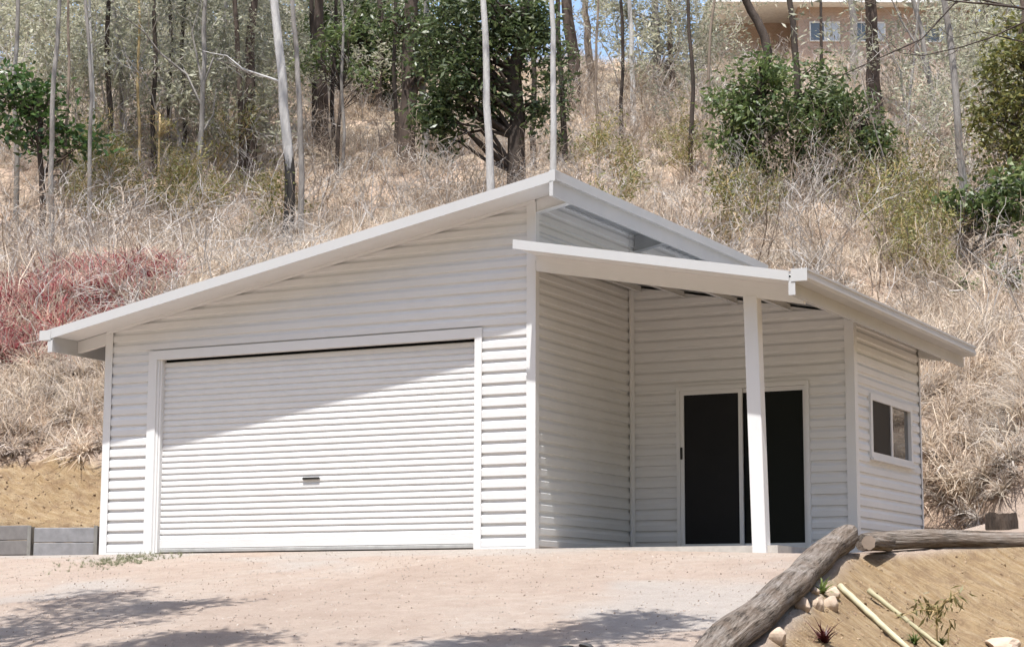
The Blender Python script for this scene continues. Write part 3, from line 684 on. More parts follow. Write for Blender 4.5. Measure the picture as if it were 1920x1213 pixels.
def mat_grass(name, cols, trans=.38):
    m, t, b, o = newmat(name); g = N(t, "ShaderNodeNewGeometry"); oi = N(t, "ShaderNodeObjectInfo")
    k = len(cols); rc = ramp(t, g.outputs['Random Per Island'], [(i/(k-1), c) for i, c in enumerate(cols)])
    n = noise(t, .35, 4, .65, g.outputs['Position']); rs = ramp(t, n.outputs[0], [(.35, (.74, .65, .60)), (.5, (1.0, .94, .87)), (.65, (1.0, .99, .97))])
    c = mix(t, .8, rc.outputs[0], rs.outputs[0], 'MULTIPLY')
    h = N(t, "ShaderNodeHueSaturation"); t.links.new(c, h.inputs['Color']); mp = N(t, "ShaderNodeMapRange"); t.links.new(oi.outputs['Random'], mp.inputs[0]); mp.inputs[3].default_value = .7; mp.inputs[4].default_value = 1.2; t.links.new(mp.outputs[0], h.inputs['Value'])
    t.links.new(h.outputs[0], b.inputs['Base Color']); b.inputs['Roughness'].default_value = .7; b.inputs['Specular IOR Level'].default_value = .25
    tr = N(t, "ShaderNodeBsdfTranslucent"); t.links.new(h.outputs[0], tr.inputs[0]); mx = N(t, "ShaderNodeMixShader"); mx.inputs[0].default_value = trans
    t.links.new(b.outputs[0], mx.inputs[1]); t.links.new(tr.outputs[0], mx.inputs[2]); t.links.new(mx.outputs[0], o.inputs[0]); return m
STRAW = mat_grass("dry_grass", [(.33, .25, .19), (.52, .435, .35), (.66, .58, .48), (.72, .66, .57)])
GREYS = mat_grass("old_grey_grass", [(.30, .26, .235), (.50, .455, .415), (.63, .59, .55)])
REDS = mat_grass("red_weed", [(.16, .03, .045), (.34, .09, .11), (.46, .20, .20), (.62, .46, .40)])
tall = [(blade_fan("g%d" % i, 30, .62, .019, .75, 20+i, .75), STRAW) for i in range(5)]+[(blade_fan("h%d" % i, 30, .55, .019, 1.1, 40+i, 1.0), GREYS) for i in range(3)]
flatg = [(blade_fan("f%d" % i, 30, .60, .022, 1.5, 60+i, 1.1), GREYS if i % 3 else STRAW) for i in range(5)]
P1, d1, s1 = hillpts(14000, 25, 45, 1, .9)
scatter("dry_grass", P1, tall, "matted dry straw-coloured grass covering the bank and hillside", "grass", .35, .6, 1.15, 3)
P2, d2, s2 = hillpts(9000, 44, 82, 2, .8)
scatter("dry_grass", P2, tall, "sparse dry grass higher up the wooded slope", "grass", .3, .7, 1.3, 4)
P3, d3, s3 = hillpts(9000, 25, 36, 9, 1.0, 5.0)
scatter("lodged_grass", P3, flatg, "flattened grey-brown grass thatch on the steep cut bank", "grass", .6, .6, 1.1, 5)
# red weeds on the left
def redmask(X, Y, s, rg):
    a = hit(70, 600); b_ = hit(160, 530); q = np.minimum(np.hypot((X-a[0])/2.6, (Y-a[1])/2.2), np.hypot((X-b_[0])/2.0, (Y-b_[1])/1.6)); return q < .55+.5*rg.random(len(X))
P4, d4, s4 = hillpts(30000, 27, 42, 12, 1.0, 5.5, redmask)
scatter("red_weeds", P4, [(blade_fan("r%d" % i, 26, .5, .036, .8, 80+i, .8), REDS) for i in range(3)], "patch of reddish pink weeds on the slope behind the shed", "weeds", .3, .7, 1.3, 6)
# gravel on the drive and the bank
rgp = np.random.default_rng(9); X = rgp.uniform(-9, 7, 7000); Y = rgp.uniform(-8.5, -.3, 7000); z, ye, hi, ou, s, dr = terrain(X, Y, True); k = (ou < .05) & (hi < .1)
def pebble(seed):
    bm = bmesh.new(); bmesh.ops.create_icosphere(bm, subdivisions=1, radius=.016); rg_ = random.Random(seed)
    for v in bm.verts: v.co = Vector((v.co.x*1.3, v.co.y, v.co.z*.6))*(1+rg_.uniform(-.25, .25))
    me = bpy.data.meshes.new("pebble"); bm.to_mesh(me); bm.free(); return me
PEB = mat_flat("pebble_pale", (.42, .36, .31), .9); PEB2 = mat_flat("pebble_brown", (.26, .20, .16), .9)
scatter("gravel", np.stack([X, Y, z+.003], 1)[k], [(pebble(i), PEB if i % 3 else PEB2) for i in range(6)], "loose gravel scattered over the dirt driveway", "gravel", 1.0, .12, .62, 7)
rgp = np.random.default_rng(19); X = np.concatenate([rgp.uniform(3.4, 9, 9000), rgp.uniform(-13, -6.9, 3000)]); Y = np.concatenate([rgp.uniform(-9, 4, 9000), rgp.uniform(.6, 4.5, 3000)]); z, ye, hi, ou, s, dr = terrain(X, Y, True); k = (ye > .6) & (rgp.random(12000) < np.where(X < 0, .9, .35))
CLOD = mat_flat("yellow_clod", (.27, .195, .12), .95); CLOD2 = mat_flat("brown_clod", (.20, .135, .085), .95)
scatter("soil_clods", np.stack([X, Y, z], 1)[k], [(pebble(30+i), CLOD if i % 3 else CLOD2) for i in range(6)], "crumbled clods of soil lying on the yellow banks", "soil", 1.0, .2, 1.3, 17)
# faded green grass in front of the shed's left corner, dead leaves on the bank
pa = hit(235, 1050); rgp = np.random.default_rng(4); n = 260; X = pa[0]+rgp.normal(0, .28, n); Y = pa[1]+rgp.normal(0, .45, n)
scatter("grass_patch", np.stack([X, Y, terrain(X, Y)], 1), [(blade_fan("gp%d" % i, 16, .09, .007, .7, 90+i, .6), GREYG) for i in range(3)], "small faded green grass patch in front of the roller door jamb", "grass", .5, .35, .8, 8)

# ------------------------------------------------------------------ dry brush
def brush_proto(seed, h, kids, depth):
    mb = MB(); tips = []; rg = random.Random(seed)
    for k in range(4):
        a = rg.random()*6.283; grow(mb, tips, Vector((rg.gauss(0, .06), rg.gauss(0, .06), -.05)), Vector((math.cos(a)*.5, math.sin(a)*.5, 1)), h*rg.uniform(.6, 1), .011, depth, rg, .28, kids, 3, .06, 4, .9, .0035)
    return mb.mesh("brush")
bp_ = [(brush_proto(i, 1.3, 3, 2), TWIG if i % 2 else TWIGG) for i in range(6)]
P5, d5, s5 = hillpts(1500, 30, 74, 21, 1.0, 7.5)
scatter("dry_brush", P5, bp_, "tangle of bare dry brush and twigs across the slope", "brush", .2, .5, 1.5, 9)

# ------------------------------------------------------------------ trees
GUM = mat_bark("white_gum_bark", (.56, .55, .53), (.34, .32, .30), 1.6)
GUMC = mat_bark("white_gum_bark_charred", (.56, .55, .53), (.36, .34, .32), 1.6, char=2.2)
GREYB = mat_bark("grey_bark", (.36, .335, .31), (.12, .105, .09), 2.5)
BROWN = mat_bark("brown_bark", (.135, .10, .08), (.04, .03, .025), 3)  # brown bark, darkened so the colour carries the shade under the canopy
DARKB = mat_bark("dark_bark", (.095, .072, .058), (.03, .024, .02), 3)
TANB = mat_bark("tan_bark", (.33, .265, .205), (.15, .115, .09), 2.5)
LDARK = mat_leaf("dark_green_leaf", [(.03, .055, .02), (.06, .10, .035), (.12, .165, .06), (.24, .27, .12)], .4, .4, .7)
LBROAD = mat_leaf('glossy_broad_leaf', [(.03, .06, .02), (.06, .12, .03), (.10, .19, .05), (.17, .26, .08)], .4, .3)
LGREEN = mat_leaf("green_leaf", [(.05, .085, .03), (.09, .145, .045), (.15, .21, .065), (.28, .31, .12)], .4)
LOLIVE = mat_leaf("olive_leaf", [(.19, .195, .125), (.30, .30, .205), (.41, .405, .285), (.52, .51, .39)], .45, .5, 1.0)
LYELL = mat_leaf("yellow_green_leaf", [(.09, .12, .03), (.18, .20, .06), (.30, .29, .09), (.40, .33, .10)], .35)

HIGH = []
def high_crown(seed):
    rg = np.random.default_rng(seed); cl = rg.normal(0, 1, (26, 3))*np.array([1.7, 1.7, 1.5]); return leaf_mesh("crown", cl, .30, rg, .6, .45, 26, .3)
HIGH = [high_crown(i) for i in range(3)]
def foliage(blobs, dep, seed, size, dens, dp=1.0):
    """leaf clump centres inside ellipsoids given by pixel outline at one distance"""
    rg = np.random.default_rng(seed); out = []
    for (bx, by, rx, ry) in blobs:
        k = dep/FPX; n = max(12, int(6*dens*rx*ry*k*k*math.pi)); c = at_depth(bx, by, dep)
        m_ = max(4, n//9); sc_ = rg.normal(0, 1, (m_, 3)); sc_ /= np.linalg.norm(sc_, axis=1)[:, None]; sc_ *= (rg.random(m_)**.5)[:, None]*1.08
        q = sc_[rg.integers(0, m_, n)]+rg.normal(0, 1, (n, 3))*np.array([.21, .21, .13])*rg.uniform(.6, 1.4, (n, 1))
        fr = np.array([FH[0], FH[1], 0]); ri = np.array([FH[1], -FH[0], 0])
        out.append(c+q[:, :1]*ri*rx*k+q[:, 1:2]*fr*.8*(rx+ry)/2*k*dp+q[:, 2:]*np.array([0, 0, 1])*ry*k)
    return np.concatenate(out)
def tree(name, pts, wpx, bark, label, leaf=None, blobs=None, size=.16, dens=7, per=10, ext=6.0, high=True, dep=None, cat="tree", seed=0, limbs=None, dd=0, wr=.35, group=None):
    rg = random.Random(seed+int(pts[0][0])); nr = np.random.default_rng(seed+int(pts[0][0]))
    B_ = hit(*pts[0]) if dep is None else at_depth(*pts[0], dep)
    dep = (B_[:2]-CAM[:2])@FH
    B_ = np.array([B_[0], B_[1], T1(B_[0], B_[1])])
    root = empty(name, B_, label, cat, group)
    k = dep/FPX; P_ = [Vector(B_)-Vector((0, 0, .4)), Vector(B_)]; r0 = wpx*k/2; R_ = [r0*1.25, r0*1.08]
    npt = len(pts)-1
    for i, q in enumerate(pts[1:]):
        v = Vector(at_depth(q[0], q[1], dep)); p0 = P_[-1]; steps = max(2, int((v-p0).length/1.1)); ra = R_[-1]; rb = r0*(1-.28*(i+1)/npt)
        for s_ in range(1, steps+1):
            t = s_/steps; jj = r0*.35; P_.append(p0.lerp(v, t)+(Vector((rg.uniform(-jj, jj), rg.uniform(-jj, jj), 0)) if s_ < steps else Vector())); R_.append(ra+(rb-ra)*t)
    mb = MB()
    if ext:
        d = (P_[-1]-P_[-3]).normalized(); d = (d+Vector((0, 0, .6))).normalized(); v = P_[-1]; ra = R_[-1]
        for s_ in range(1, 5): P_.append(v+d*ext*s_/4+Vector((rg.uniform(-.1, .1), rg.uniform(-.1, .1), 0))); R_.append(ra*(1-.16*s_))
    mb.tube(P_, R_, 12)
    tips = []
    if ext and high:
        for j in range(4):
            a = rg.random()*6.283; grow(mb, tips, P_[-1-rg.randint(0, 2)], Vector((math.cos(a), math.sin(a), .9)), 2.4, R_[-1]*.6, 1, rg, .2, 2, 5)
    C = None
    if blobs:
        C = foliage(blobs, dep+dd, seed+3, size, dens)
        idx = nr.choice(len(C), min(len(C), 14+len(blobs)*5), replace=False)
        for c in C[idx]:                                  # limbs from the trunk to the clumps
            c = Vector(c); zc = [abs((p_.z+(c-p_).length*.55)-c.z) for p_ in P_[1:]]; s_ = P_[1+int(np.argmin(zc))]; rs = max(.012, R_[1+int(np.argmin(zc))]*.30)
            m1 = s_.lerp(c, .4)+Vector((rg.gauss(0, .12), rg.gauss(0, .12), rg.gauss(.1, .15))); m2 = s_.lerp(c, .75)+Vector((rg.gauss(0, .1), rg.gauss(0, .1), rg.gauss(.05, .1)))
            mb.tube([s_, m1, m2, c], [rs, rs*.7, rs*.45, .006], 5, caps=False)
    for lb in limbs or []:                                # side branches drawn by pixel path
        q = [Vector(at_depth(a, b_, dep+(lb[1] if len(lb) > 1 else 0)*(i/len(lb[0])))) for i, (a, b_) in enumerate(lb[0])]
        rs = (lb[2] if len(lb) > 2 else wpx*.3)*k/2; mb.tube(q, [rs*(1-.7*i/(len(q)-1)) for i in range(len(q))], 5, caps=False)
        tt = []
        for i in range(1, len(q)):
            grow(mb, tt, q[i], (q[i]-q[i-1])+Vector((rg.gauss(0, .1), rg.gauss(0, .1), .1)), (q[i]-q[i-1]).length*.8, rs*.3, 1, rg, .3, 2, 3, .05, 4, .8, .004)
    me = mb.mesh("trunk")
    for v in me.vertices: v.co = v.co-Vector(B_)
    o_ = link("trunk", me, bark, None, True); o_.parent = root
    if C is not None:
        lm = leaf_mesh("crown", C-B_, size, nr, .35, size*1.1, per, wr); o_ = link("crown", lm, leaf); o_.parent = root
    elif ext and high:
        hm = HIGH[rg.randint(0, 2)]
        if not hm.materials: hm.materials.append(LOLIVE)
        o_ = link("crown", hm, None); o_.parent = root; o_.location = Vector(P_[-1])-Vector(B_)+Vector((0, 0, .8))
    return root

tree("gum_tree", [(545, 476), (543, 390), (537, 250), (530, 150), (514, 0)], 22, GUMC, "white gum with fire-blackened foot rising beside the grey sapling", seed=1, limbs=[([(537, 158), (500, 145), (455, 130), (425, 105), (395, 100)], 0, 6)])
tree("slender_tree", [(568, 430), (566, 330), (562, 200), (556, 90), (548, 0)], 12, GREYB, "thin grey trunk close behind the fire-blackened white gum", seed=2, dep=42)
tree("tree", [(469, 335), (466, 220), (468, 100), (476, 0)], 22, BROWN, "dark brown trunk left of the white gum, thick at its foot", seed=3)
tree("slender_tree", [(452, 345), (452, 230), (446, 110), (440, 0)], 12, BROWN, "thinner brown trunk leaning beside the thick dark brown trunk", seed=4)
tree("broadleaf_tree", [(79, 455), (78, 330), (76, 230)], 13, BROWN, "small tree with dark glossy leaves on drooping branches before the pale stems", LBROAD, [(20, 145, 45, 14), (60, 165, 40, 18), (95, 190, 36, 20), (30, 185, 36, 16), (70, 215, 40, 18), (105, 240, 26, 26), (95, 272, 22, 18), (150, 262, 24, 12), (185, 272, 20, 10), (15, 240, 26, 26), (50, 265, 20, 20), (-20, 170, 30, 40)], .20, 9, 8, 0, False, seed=5, wr=.42)
tree("slender_tree", [(97, 450), (95, 330), (98, 200), (108, 80), (112, 0)], 11, GREYB, "pale grey trunk directly behind the dark glossy-leaved tree", seed=6, dep=42.5)
tree("slender_tree", [(117, 455), (118, 380), (122, 280), (130, 120), (128, 0)], 7, TANB, "thin tan stem right of the glossy-leaved tree", seed=7)
tree("slender_tree", [(168, 455), (168, 330), (172, 180), (160, 0)], 9, GREYB, "grey sapling trunk between the tan stem and the curved-branch tree", seed=8)
tree("slender_tree", [(178, 330), (175, 200), (172, 100), (168, 0)], 7, GUM, "very thin white trunk in the grey-leaved thicket", seed=9)
tree("slender_tree", [(232, 290), (228, 180), (220, 80), (212, 0)], 10, GREYB, "slightly leaning grey trunk within the grey-leaved thicket", seed=10)
tree("crooked_tree", [(373, 395), (374, 300), (380, 170), (382, 60), (385, 0)], 11, GREYB, "crooked grey tree with bare twisting branches left of the brown trunks", seed=11, limbs=[([(380, 165), (400, 110), (430, 120), (470, 140)], 0, 5), ([(378, 200), (350, 140), (300, 100), (270, 60), (230, 30)], -.5, 6), ([(376, 255), (400, 215), (405, 165)], .2, 5), ([(380, 160), (360, 60), (372, 20)], .3, 5)])
tree("slender_tree", [(262, 330), (262, 240), (258, 150), (262, 40), (260, 0)], 6, STEMY, "thin yellowish stem near the crooked grey tree", seed=12)
tree("slender_tree", [(297, 400), (298, 300), (300, 215)], 5, STEMY, "short yellowish sapling stem in the grass by the crooked tree", LYELL, [(296, 220, 16, 14), (320, 240, 10, 8)], .1, 14, 3, 0, False, seed=13)
tree("tree", [(610, 285), (606, 200), (602, 90), (598, 0)], 24, BROWN, "thick brown trunk under the dark-leaved trees, right of the white gum", seed=14)
tree("dark_tree", [(688, 205), (682, 130), (678, 60), (672, 0)], 28, DARKB, "dark-trunked tree with deep green crown uphill of the bare terrace", LDARK, [(655, 70, 85, 80), (720, 95, 65, 70), (628, 125, 50, 45), (700, 25, 100, 40), (605, 45, 50, 50), (740, 170, 45, 35), (575, 100, 35, 60), (770, 40, 60, 45), (690, 140, 50, 30)], .2, 7, 9, 4, False, seed=15)
tree("tree", [(765, 320), (764, 220), (766, 120), (772, 0)], 36, BROWN, "thickest brown trunk standing just behind the middle of the roof", LDARK, [(800, 70, 50, 60), (745, 50, 40, 40), (830, 130, 40, 40), (780, 140, 30, 30)], .18, 8, 8, 5, False, seed=16)
tree("slender_tree", [(797, 318), (797, 220), (792, 110), (800, 0)], 15, GREYB, "grey trunk touching the right side of the thickest brown trunk", seed=17)
tree("gum_tree", [(921, 352), (917, 260), (912, 130), (906, 0)], 16, GUM, "slim bright white gum in front of the dark crown", seed=18, dep=41)
tree("dark_tree", [(968, 340), (968, 260), (966, 180), (975, 90)], 36, DARKB, "black-trunked tree with dense dark green crown behind the roof peak", LDARK, [(905, 90, 110, 95), (850, 195, 75, 50), (985, 95, 55, 90), (955, 30, 75, 45), (845, 55, 85, 65), (1010, 195, 32, 55), (880, 150, 70, 55), (930, 195, 45, 35), (835, 245, 45, 35), (1000, 30, 40, 40), (900, 10, 90, 30), (800, 220, 40, 30)], .19, 8, 9, 2.5, False, seed=19, dep=47)
tree("gum_tree", [(1040, 318), (1038, 230), (1037, 120), (1034, 0)], 13, GUM, "slim white gum standing behind the peak of the roof", seed=20, dep=40)
tree("tree", [(1078, 215), (1076, 150), (1070, 70), (1062, 0)], 28, BROWN, "thick brown trunk right of the roof-peak gum with bare slope beyond", seed=21)
tree("slender_tree", [(1058, 312), (1056, 220), (1050, 120), (1046, 0)], 12, DARKB, "dark vine-hung stem between the white gum and the thick brown trunk", LDARK, [(1050, 190, 22, 50), (1060, 110, 20, 40), (1058, 270, 22, 30)], .14, 10, 6, 3, False, seed=22)
tree("tree", [(1108, 178), (1105, 110), (1102, 50), (1098, 0)], 16, TANB, "tan trunk on the sunlit open slope", seed=23)
tree("slender_tree", [(1166, 275), (1164, 190), (1168, 90), (1164, 0)], 8, DARKB, "thin dark stem on the open slope right of the tan trunk", seed=24)
tree("slender_tree", [(1188, 240), (1186, 150), (1184, 60), (1180, 0)], 11, GUM, "thin pale trunk next to the thin dark stem on the open slope", seed=25)
tree("tree", [(1236, 185), (1232, 100), (1228, 0)], 18, GREYB, "grey trunk carrying the pale olive leaves near the house", LOLIVE, [(1275, 60, 75, 65), (1240, 150, 45, 55), (1335, 85, 40, 50), (1200, 40, 40, 40), (1300, 150, 50, 45)], .19, 4, 7, 4, False, seed=26)
tree("tree", [(1262, 190), (1258, 110), (1255, 0)], 12, BROWN, "brown trunk just right of the olive-leaved grey trunk", seed=27)
tree("leafy_tree", [(1412, 365), (1412, 290), (1420, 200), (1440, 100), (1420, 40), (1398, 0)], 22, DARKB, "dark trunk bending left above a green leafy thicket", LGREEN, [(1400, 195, 72, 66), (1385, 265, 66, 50), (1450, 150, 62, 50), (1410, 310, 52, 44), (1370, 330, 36, 30), (1465, 215, 55, 45)], .19, 9, 9, 3, False, seed=28)
tree("leafy_tree", [(1502, 360), (1500, 270), (1496, 190), (1490, 90), (1480, 0)], 16, DARKB, "straight dark trunk in the middle of the green thicket below the house", LGREEN, [(1515, 235, 72, 56), (1565, 165, 62, 50), (1490, 305, 60, 40), (1555, 295, 62, 40), (1540, 200, 58, 46)], .19, 9, 9, 3, False, seed=29)
tree("leafy_tree", [(1622, 388), (1620, 330), (1616, 270)], 22, DARKB, "short dark trunk with green leaves right of the green thicket", LGREEN, [(1620, 280, 56, 42), (1595, 215, 52, 42), (1645, 320, 40, 30), (1650, 255, 36, 30)], .18, 8, 8, 0, False, seed=30)
tree("tree", [(1602, 165), (1600, 90), (1596, 0)], 18, GREYB, "grey-brown trunk in front of the house windows", seed=31)
tree("tree", [(1637, 235), (1636, 150), (1634, 70), (1632, 0)], 30, BROWN, "thick straight brown trunk in front of the house's right windows", seed=32)
tree("forked_tree", [(1765, 280), (1752, 220), (1742, 140), (1728, 60), (1712, 0)], 12, GREYB, "grey forked tree leaning away from the house's end", seed=33, limbs=[([(1745, 165), (1722, 90), (1690, 40), (1672, 0)], .4, 7)])
tree("gum_tree", [(1809, 500), (1806, 400), (1798, 270), (1788, 130), (1770, 0)], 17, GREYB, "tall grey gum with a leafy low branch right of the shed", LGREEN, [(1835, 385, 55, 34), (1880, 360, 45, 34), (1790, 372, 30, 26), (1905, 395, 35, 30), (1850, 415, 35, 18), (1915, 340, 40, 40)], .16, 11, 8, 6, False, seed=34, wr=.5, dd=-.3)
tree("slender_tree", [(1862, 178), (1858, 120), (1855, 60), (1850, 0)], 18, DARKB, "dark trunk wrapped in leaves uphill of the tall grey gum", LDARK, [(1850, 120, 35, 40), (1870, 60, 40, 40)], .2, 6, 8, 3, False, seed=35)
tree("leafy_tree", [(1935, 430), (1930, 320), (1925, 200), (1915, 60)], 16, BROWN, "leafy tree with yellowing green leaves standing right of the grey gum", LYELL, [(1890, 190, 50, 75), (1885, 105, 45, 45), (1900, 290, 40, 55), (1860, 250, 30, 35), (1935, 150, 50, 90), (1900, 60, 40, 30), (1840, 190, 40, 40), (1870, 310, 40, 40), (1920, 250, 40, 60)], .17, 10, 8, 2, False, seed=36)
tree("slender_tree", [(1700, 300), (1704, 200), (1716, 100), (1722, 0)], 6, GREYB, "very thin grey stem between the thick brown trunk and the forked tree", seed=37)
tree("slender_tree", [(1330, 330), (1334, 250), (1328, 150), (1332, 60), (1340, 0)], 7, TANB, "thin tan stem left of the green thicket", seed=38)
tree("slender_tree", [(1120, 300), (1122, 240), (1116, 170), (1118, 80), (1122, 0)], 6, TANB, "very thin tan stem behind the right slope of the roof", seed=39)
tree("slender_tree", [(640, 330), (646, 250), (640, 150), (644, 60), (640, 0)], 7, GREYB, "thin grey stem beside the bare terrace", seed=40)
tree("slender_tree", [(30, 420), (32, 300), (26, 150), (34, 0)], 11, GREYB, "grey trunk hidden behind the drooping glossy leaves", seed=41)
tree("slender_tree", [(320, 300), (316, 190), (322, 80), (318, 0)], 9, BROWN, "brown stem behind the crooked grey tree", seed=42)
tree("slender_tree", [(420, 290), (424, 190), (418, 90), (424, 0)], 9, GREYB, "grey stem uphill between crooked tree and brown trunks", seed=43)
tree("shrub", [(1905, 575), (1903, 540)], 6, BROWN, "small green leafy shrub low on the bank right of the grey gum", LGREEN, [(1900, 512, 26, 34), (1915, 545, 20, 20)], .13, 12, 6, 0, False, cat="shrub", seed=44)
tree("shrub", [(1798, 560), (1798, 545)], 5, BROWN, "tiny green shrub at the foot of the grey gum", LGREEN, [(1798, 535, 20, 20)], .12, 12, 6, 0, False, cat="shrub", seed=45)

tree("bare_tree", [(1985, 520), (1980, 380), (1972, 200), (1965, 30)], 18, DARKB, "bare dark-limbed tree whose long thin branches reach toward the house", None, None, ext=4, high=False, seed=46, limbs=[([(1968, 25), (1905, 14), (1850, 8), (1800, 4), (1720, -6)], -.6, 7), ([(1905, 14), (1830, -2), (1792, 5), (1728, 74), (1645, 111), (1575, 143), (1534, 134)], -.8, 4.5), ([(1970, 30), (1920, 42), (1860, 70), (1806, 88), (1730, 105), (1690, 100)], -.5, 4.5), ([(1970, 90), (1900, 75), (1840, 60), (1790, 72)], -.3, 4)])
tree("leafy_tree", [(630, 330), (634, 250), (640, 170)], 9, DARKB, "small leafy tree in front of the dark crowns by the bare terrace", LGREEN, [(640, 60, 50, 40), (600, 110, 40, 40), (570, 130, 25, 30), (680, 140, 40, 30)], .17, 6, 7, 0, False, seed=47)

for n_, (pt, wd_, lb_) in enumerate([([(592, 270), (590, 180), (586, 80), (584, 0)], 12, "dark stem touching the left of the thick trunk by the bare terrace"), ([(625, 285), (622, 200), (628, 90), (630, 0)], 9, "thin dark stem touching the right of the thick trunk by the bare terrace"), ([(712, 215), (710, 140), (716, 60), (712, 0)], 14, "brown stem beside the dark-trunked tree above the bare terrace"), ([(742, 300), (744, 220), (738, 120), (742, 0)], 9, "thin brown stem left of the thickest brown trunk"), ([(830, 300), (832, 220), (826, 120), (834, 0)], 9, "thin dark stem right of the grey trunk behind the roof"), ([(1000, 320), (998, 240), (1002, 140), (996, 0)], 12, "vine-covered dark stem right of the black-trunked tree"), ([(1295, 330), (1296, 250), (1300, 170), (1292, 60)], 10, "dark stem in the brush left of the green thicket"), ([(1545, 345), (1542, 270), (1548, 200), (1540, 110)], 9, "thin dark stem right of the straight trunk in the green thicket"), ([(205, 330), (208, 220), (200, 110), (204, 0)], 12, "dark trunk in the shade of the grey-leaved thicket"), ([(290, 320), (286, 210), (292, 100), (288, 0)], 10, "dark trunk behind the short yellowish sapling"), ([(345, 310), (348, 210), (340, 90), (346, 0)], 9, "dark slender trunk just uphill of the crooked tree")]):
    tree("slender_tree", pt, wd_, DARKB, lb_, seed=60+n_)

# saplings and bare shrubs: one of each kind, then copies
def sapling_proto(seed, h, leaf, bark, per, size, nleaf=2):
    mb = MB(); tips = []; rg = random.Random(seed); nr = np.random.default_rng(seed)
    for k in range(rg.randint(1, 3)):
        a = rg.random()*6.283; grow(mb, tips, Vector((rg.gauss(0, .05), rg.gauss(0, .05), -.1)), Vector((math.cos(a)*.18, math.sin(a)*.18, 1)), h*rg.uniform(.7, 1), .022, 3, rg, .2, 3, 4, .07, 5, .8, .005)
    C = [tuple(p) for p, d, dep in tips if dep <= 1 and rg.random() < .75]
    return mb.mesh("stem"), (leaf_mesh("leaves", C, size, nr, .5, .13, per, .3) if per else None)
def place_kind(name, protos, spots, label, cat, group, smin, smax, seed):
    rg = random.Random(seed)
    for i, P_ in enumerate(spots):
        st_me, lf_me, bark, leaf = protos[i % len(protos)]
        root = empty(name, P_[:3], label+' '+P_[3], cat, group+' '+P_[3]); root.rotation_euler = (0, 0, rg.random()*6.28); s_ = rg.uniform(smin, smax); root.scale = (s_, s_, s_)
        if not st_me.materials: st_me.materials.append(bark)
        o_ = bpy.data.objects.new("stem", st_me); COL.objects.link(o_); o_.parent = root
        if lf_me is not None:
            if not lf_me.materials: lf_me.materials.append(leaf)
            o_ = bpy.data.objects.new("leaves", lf_me); COL.objects.link(o_); o_.parent = root
def spots(boxes, seed):
    rg = random.Random(seed); out = []
    for (x0, x1, y0, y1, n, where) in boxes:
        for _ in range(n):
            P_ = hit(rg.uniform(x0, x1), rg.uniform(y0, y1)); out.append((P_[0], P_[1], P_[2]-.03, where))
    return out
oliv = [(*sapling_proto(100+i, 3.6, None, None, 4, .15), TWIGG, LOLIVE) for i in range(5)]
place_kind("olive_sapling", oliv, spots([(0, 520, 190, 330, 40, "behind the crooked grey tree"), (0, 520, 110, 190, 22, "high above the crooked grey tree"), (520, 760, 90, 230, 10, "round the bare terrace"), (1140, 1340, 120, 300, 12, "by the olive-leaved grey trunk"), (1660, 1900, 160, 420, 14, "around the forked tree")], 3), "slender grey-olive sapling", "sapling", "grey-olive saplings", .7, 1.5, 4)
bare = [(*sapling_proto(200+i, 2.6, None, None, 0, .1), TWIGG if i % 2 else TWIGD, None) for i in range(5)]
place_kind("bare_shrub", bare, spots([(0, 500, 200, 460, 34, "in the grass around the crooked grey tree"), (500, 700, 330, 440, 4, "in the grass by the fire-blackened gum"), (700, 1000, 260, 330, 10, "behind the ridge of the shed roof"), (1080, 1340, 220, 440, 24, "on the slope left of the green thicket"), (1340, 1900, 360, 560, 26, "in the grass below the green thicket"), (1660, 1900, 180, 400, 16, "around the forked tree")], 7), "leafless twiggy shrub", "shrub", "leafless shrubs", .35, .8, 8)
yel = [(*sapling_proto(300+i, 1.3, None, None, 2, .10), STEMY, LYELL) for i in range(3)]
place_kind("yellow_leaved_shrub", yel, spots([(120, 520, 330, 470, 14, "near the crooked grey tree"), (1100, 1700, 280, 520, 18, "below the house"), (1700, 1900, 400, 600, 8, "near the tall grey gum")], 11), "small shrub with a few yellow-green leaves", "shrub", "small yellow-leaved shrubs", .6, 1.2, 12)

# far wood beyond the crest that closes the view between the trunks on the left
nr = np.random.default_rng(77)
X, Y, d, _ = wedge(900, 74, 96, 31, 1.0, 1.25, 4); lat = (np.stack([X, Y], 1)-CAM[:2])@np.array([math.cos(YAW), -math.sin(YAW)])/d*FPX+960
k = (lat < 1020) | (lat > 1760); X, Y = X[k], Y[k]; z = terrain(X, Y); C = np.stack([X, Y, z+nr.random(len(X))*7+.5], 1)
fw_ = link("far_wood", leaf_mesh("far_wood", C, .42, nr, .3, .7, 60, .4), LOLIVE); tag(fw_, "hazy olive woodland closing the view beyond the crest of the slope", "woodland", kind="stuff")

# ------------------------------------------------------------------ house on the crest
BRICK = None
def mat_brick():
    m, t, b, o = newmat("pink_brick"); tc = N(t, "ShaderNodeTexCoord"); br = N(t, "ShaderNodeTexBrick")
    mp = N(t, "ShaderNodeMapping"); mp.inputs['Rotation'].default_value = (math.pi/2, 0, 0); t.links.new(tc.outputs['Object'], mp.inputs[0]); t.links.new(mp.outputs[0], br.inputs['Vector'])
    br.inputs['Color1'].default_value = (.47, .33, .265, 1); br.inputs['Color2'].default_value = (.40, .28, .22, 1); br.inputs['Mortar'].default_value = (.48, .42, .36, 1); br.inputs['Scale'].default_value = 4.2
    t.links.new(br.outputs[0], b.inputs['Base Color']); b.inputs['Roughness'].default_value = .9; return m
BRICK = mat_brick()
hd = 78.0; hk = hd/FPX
hb_ = at_depth(1560, 95, hd); hb_[2] = T1(hb_[0], hb_[1])
house = empty("house", hb_, "pink brick house with white eaves at the top of the slope", "house"); house.rotation_euler.z = -YAW
def hx(px): return (px-1560)*hk
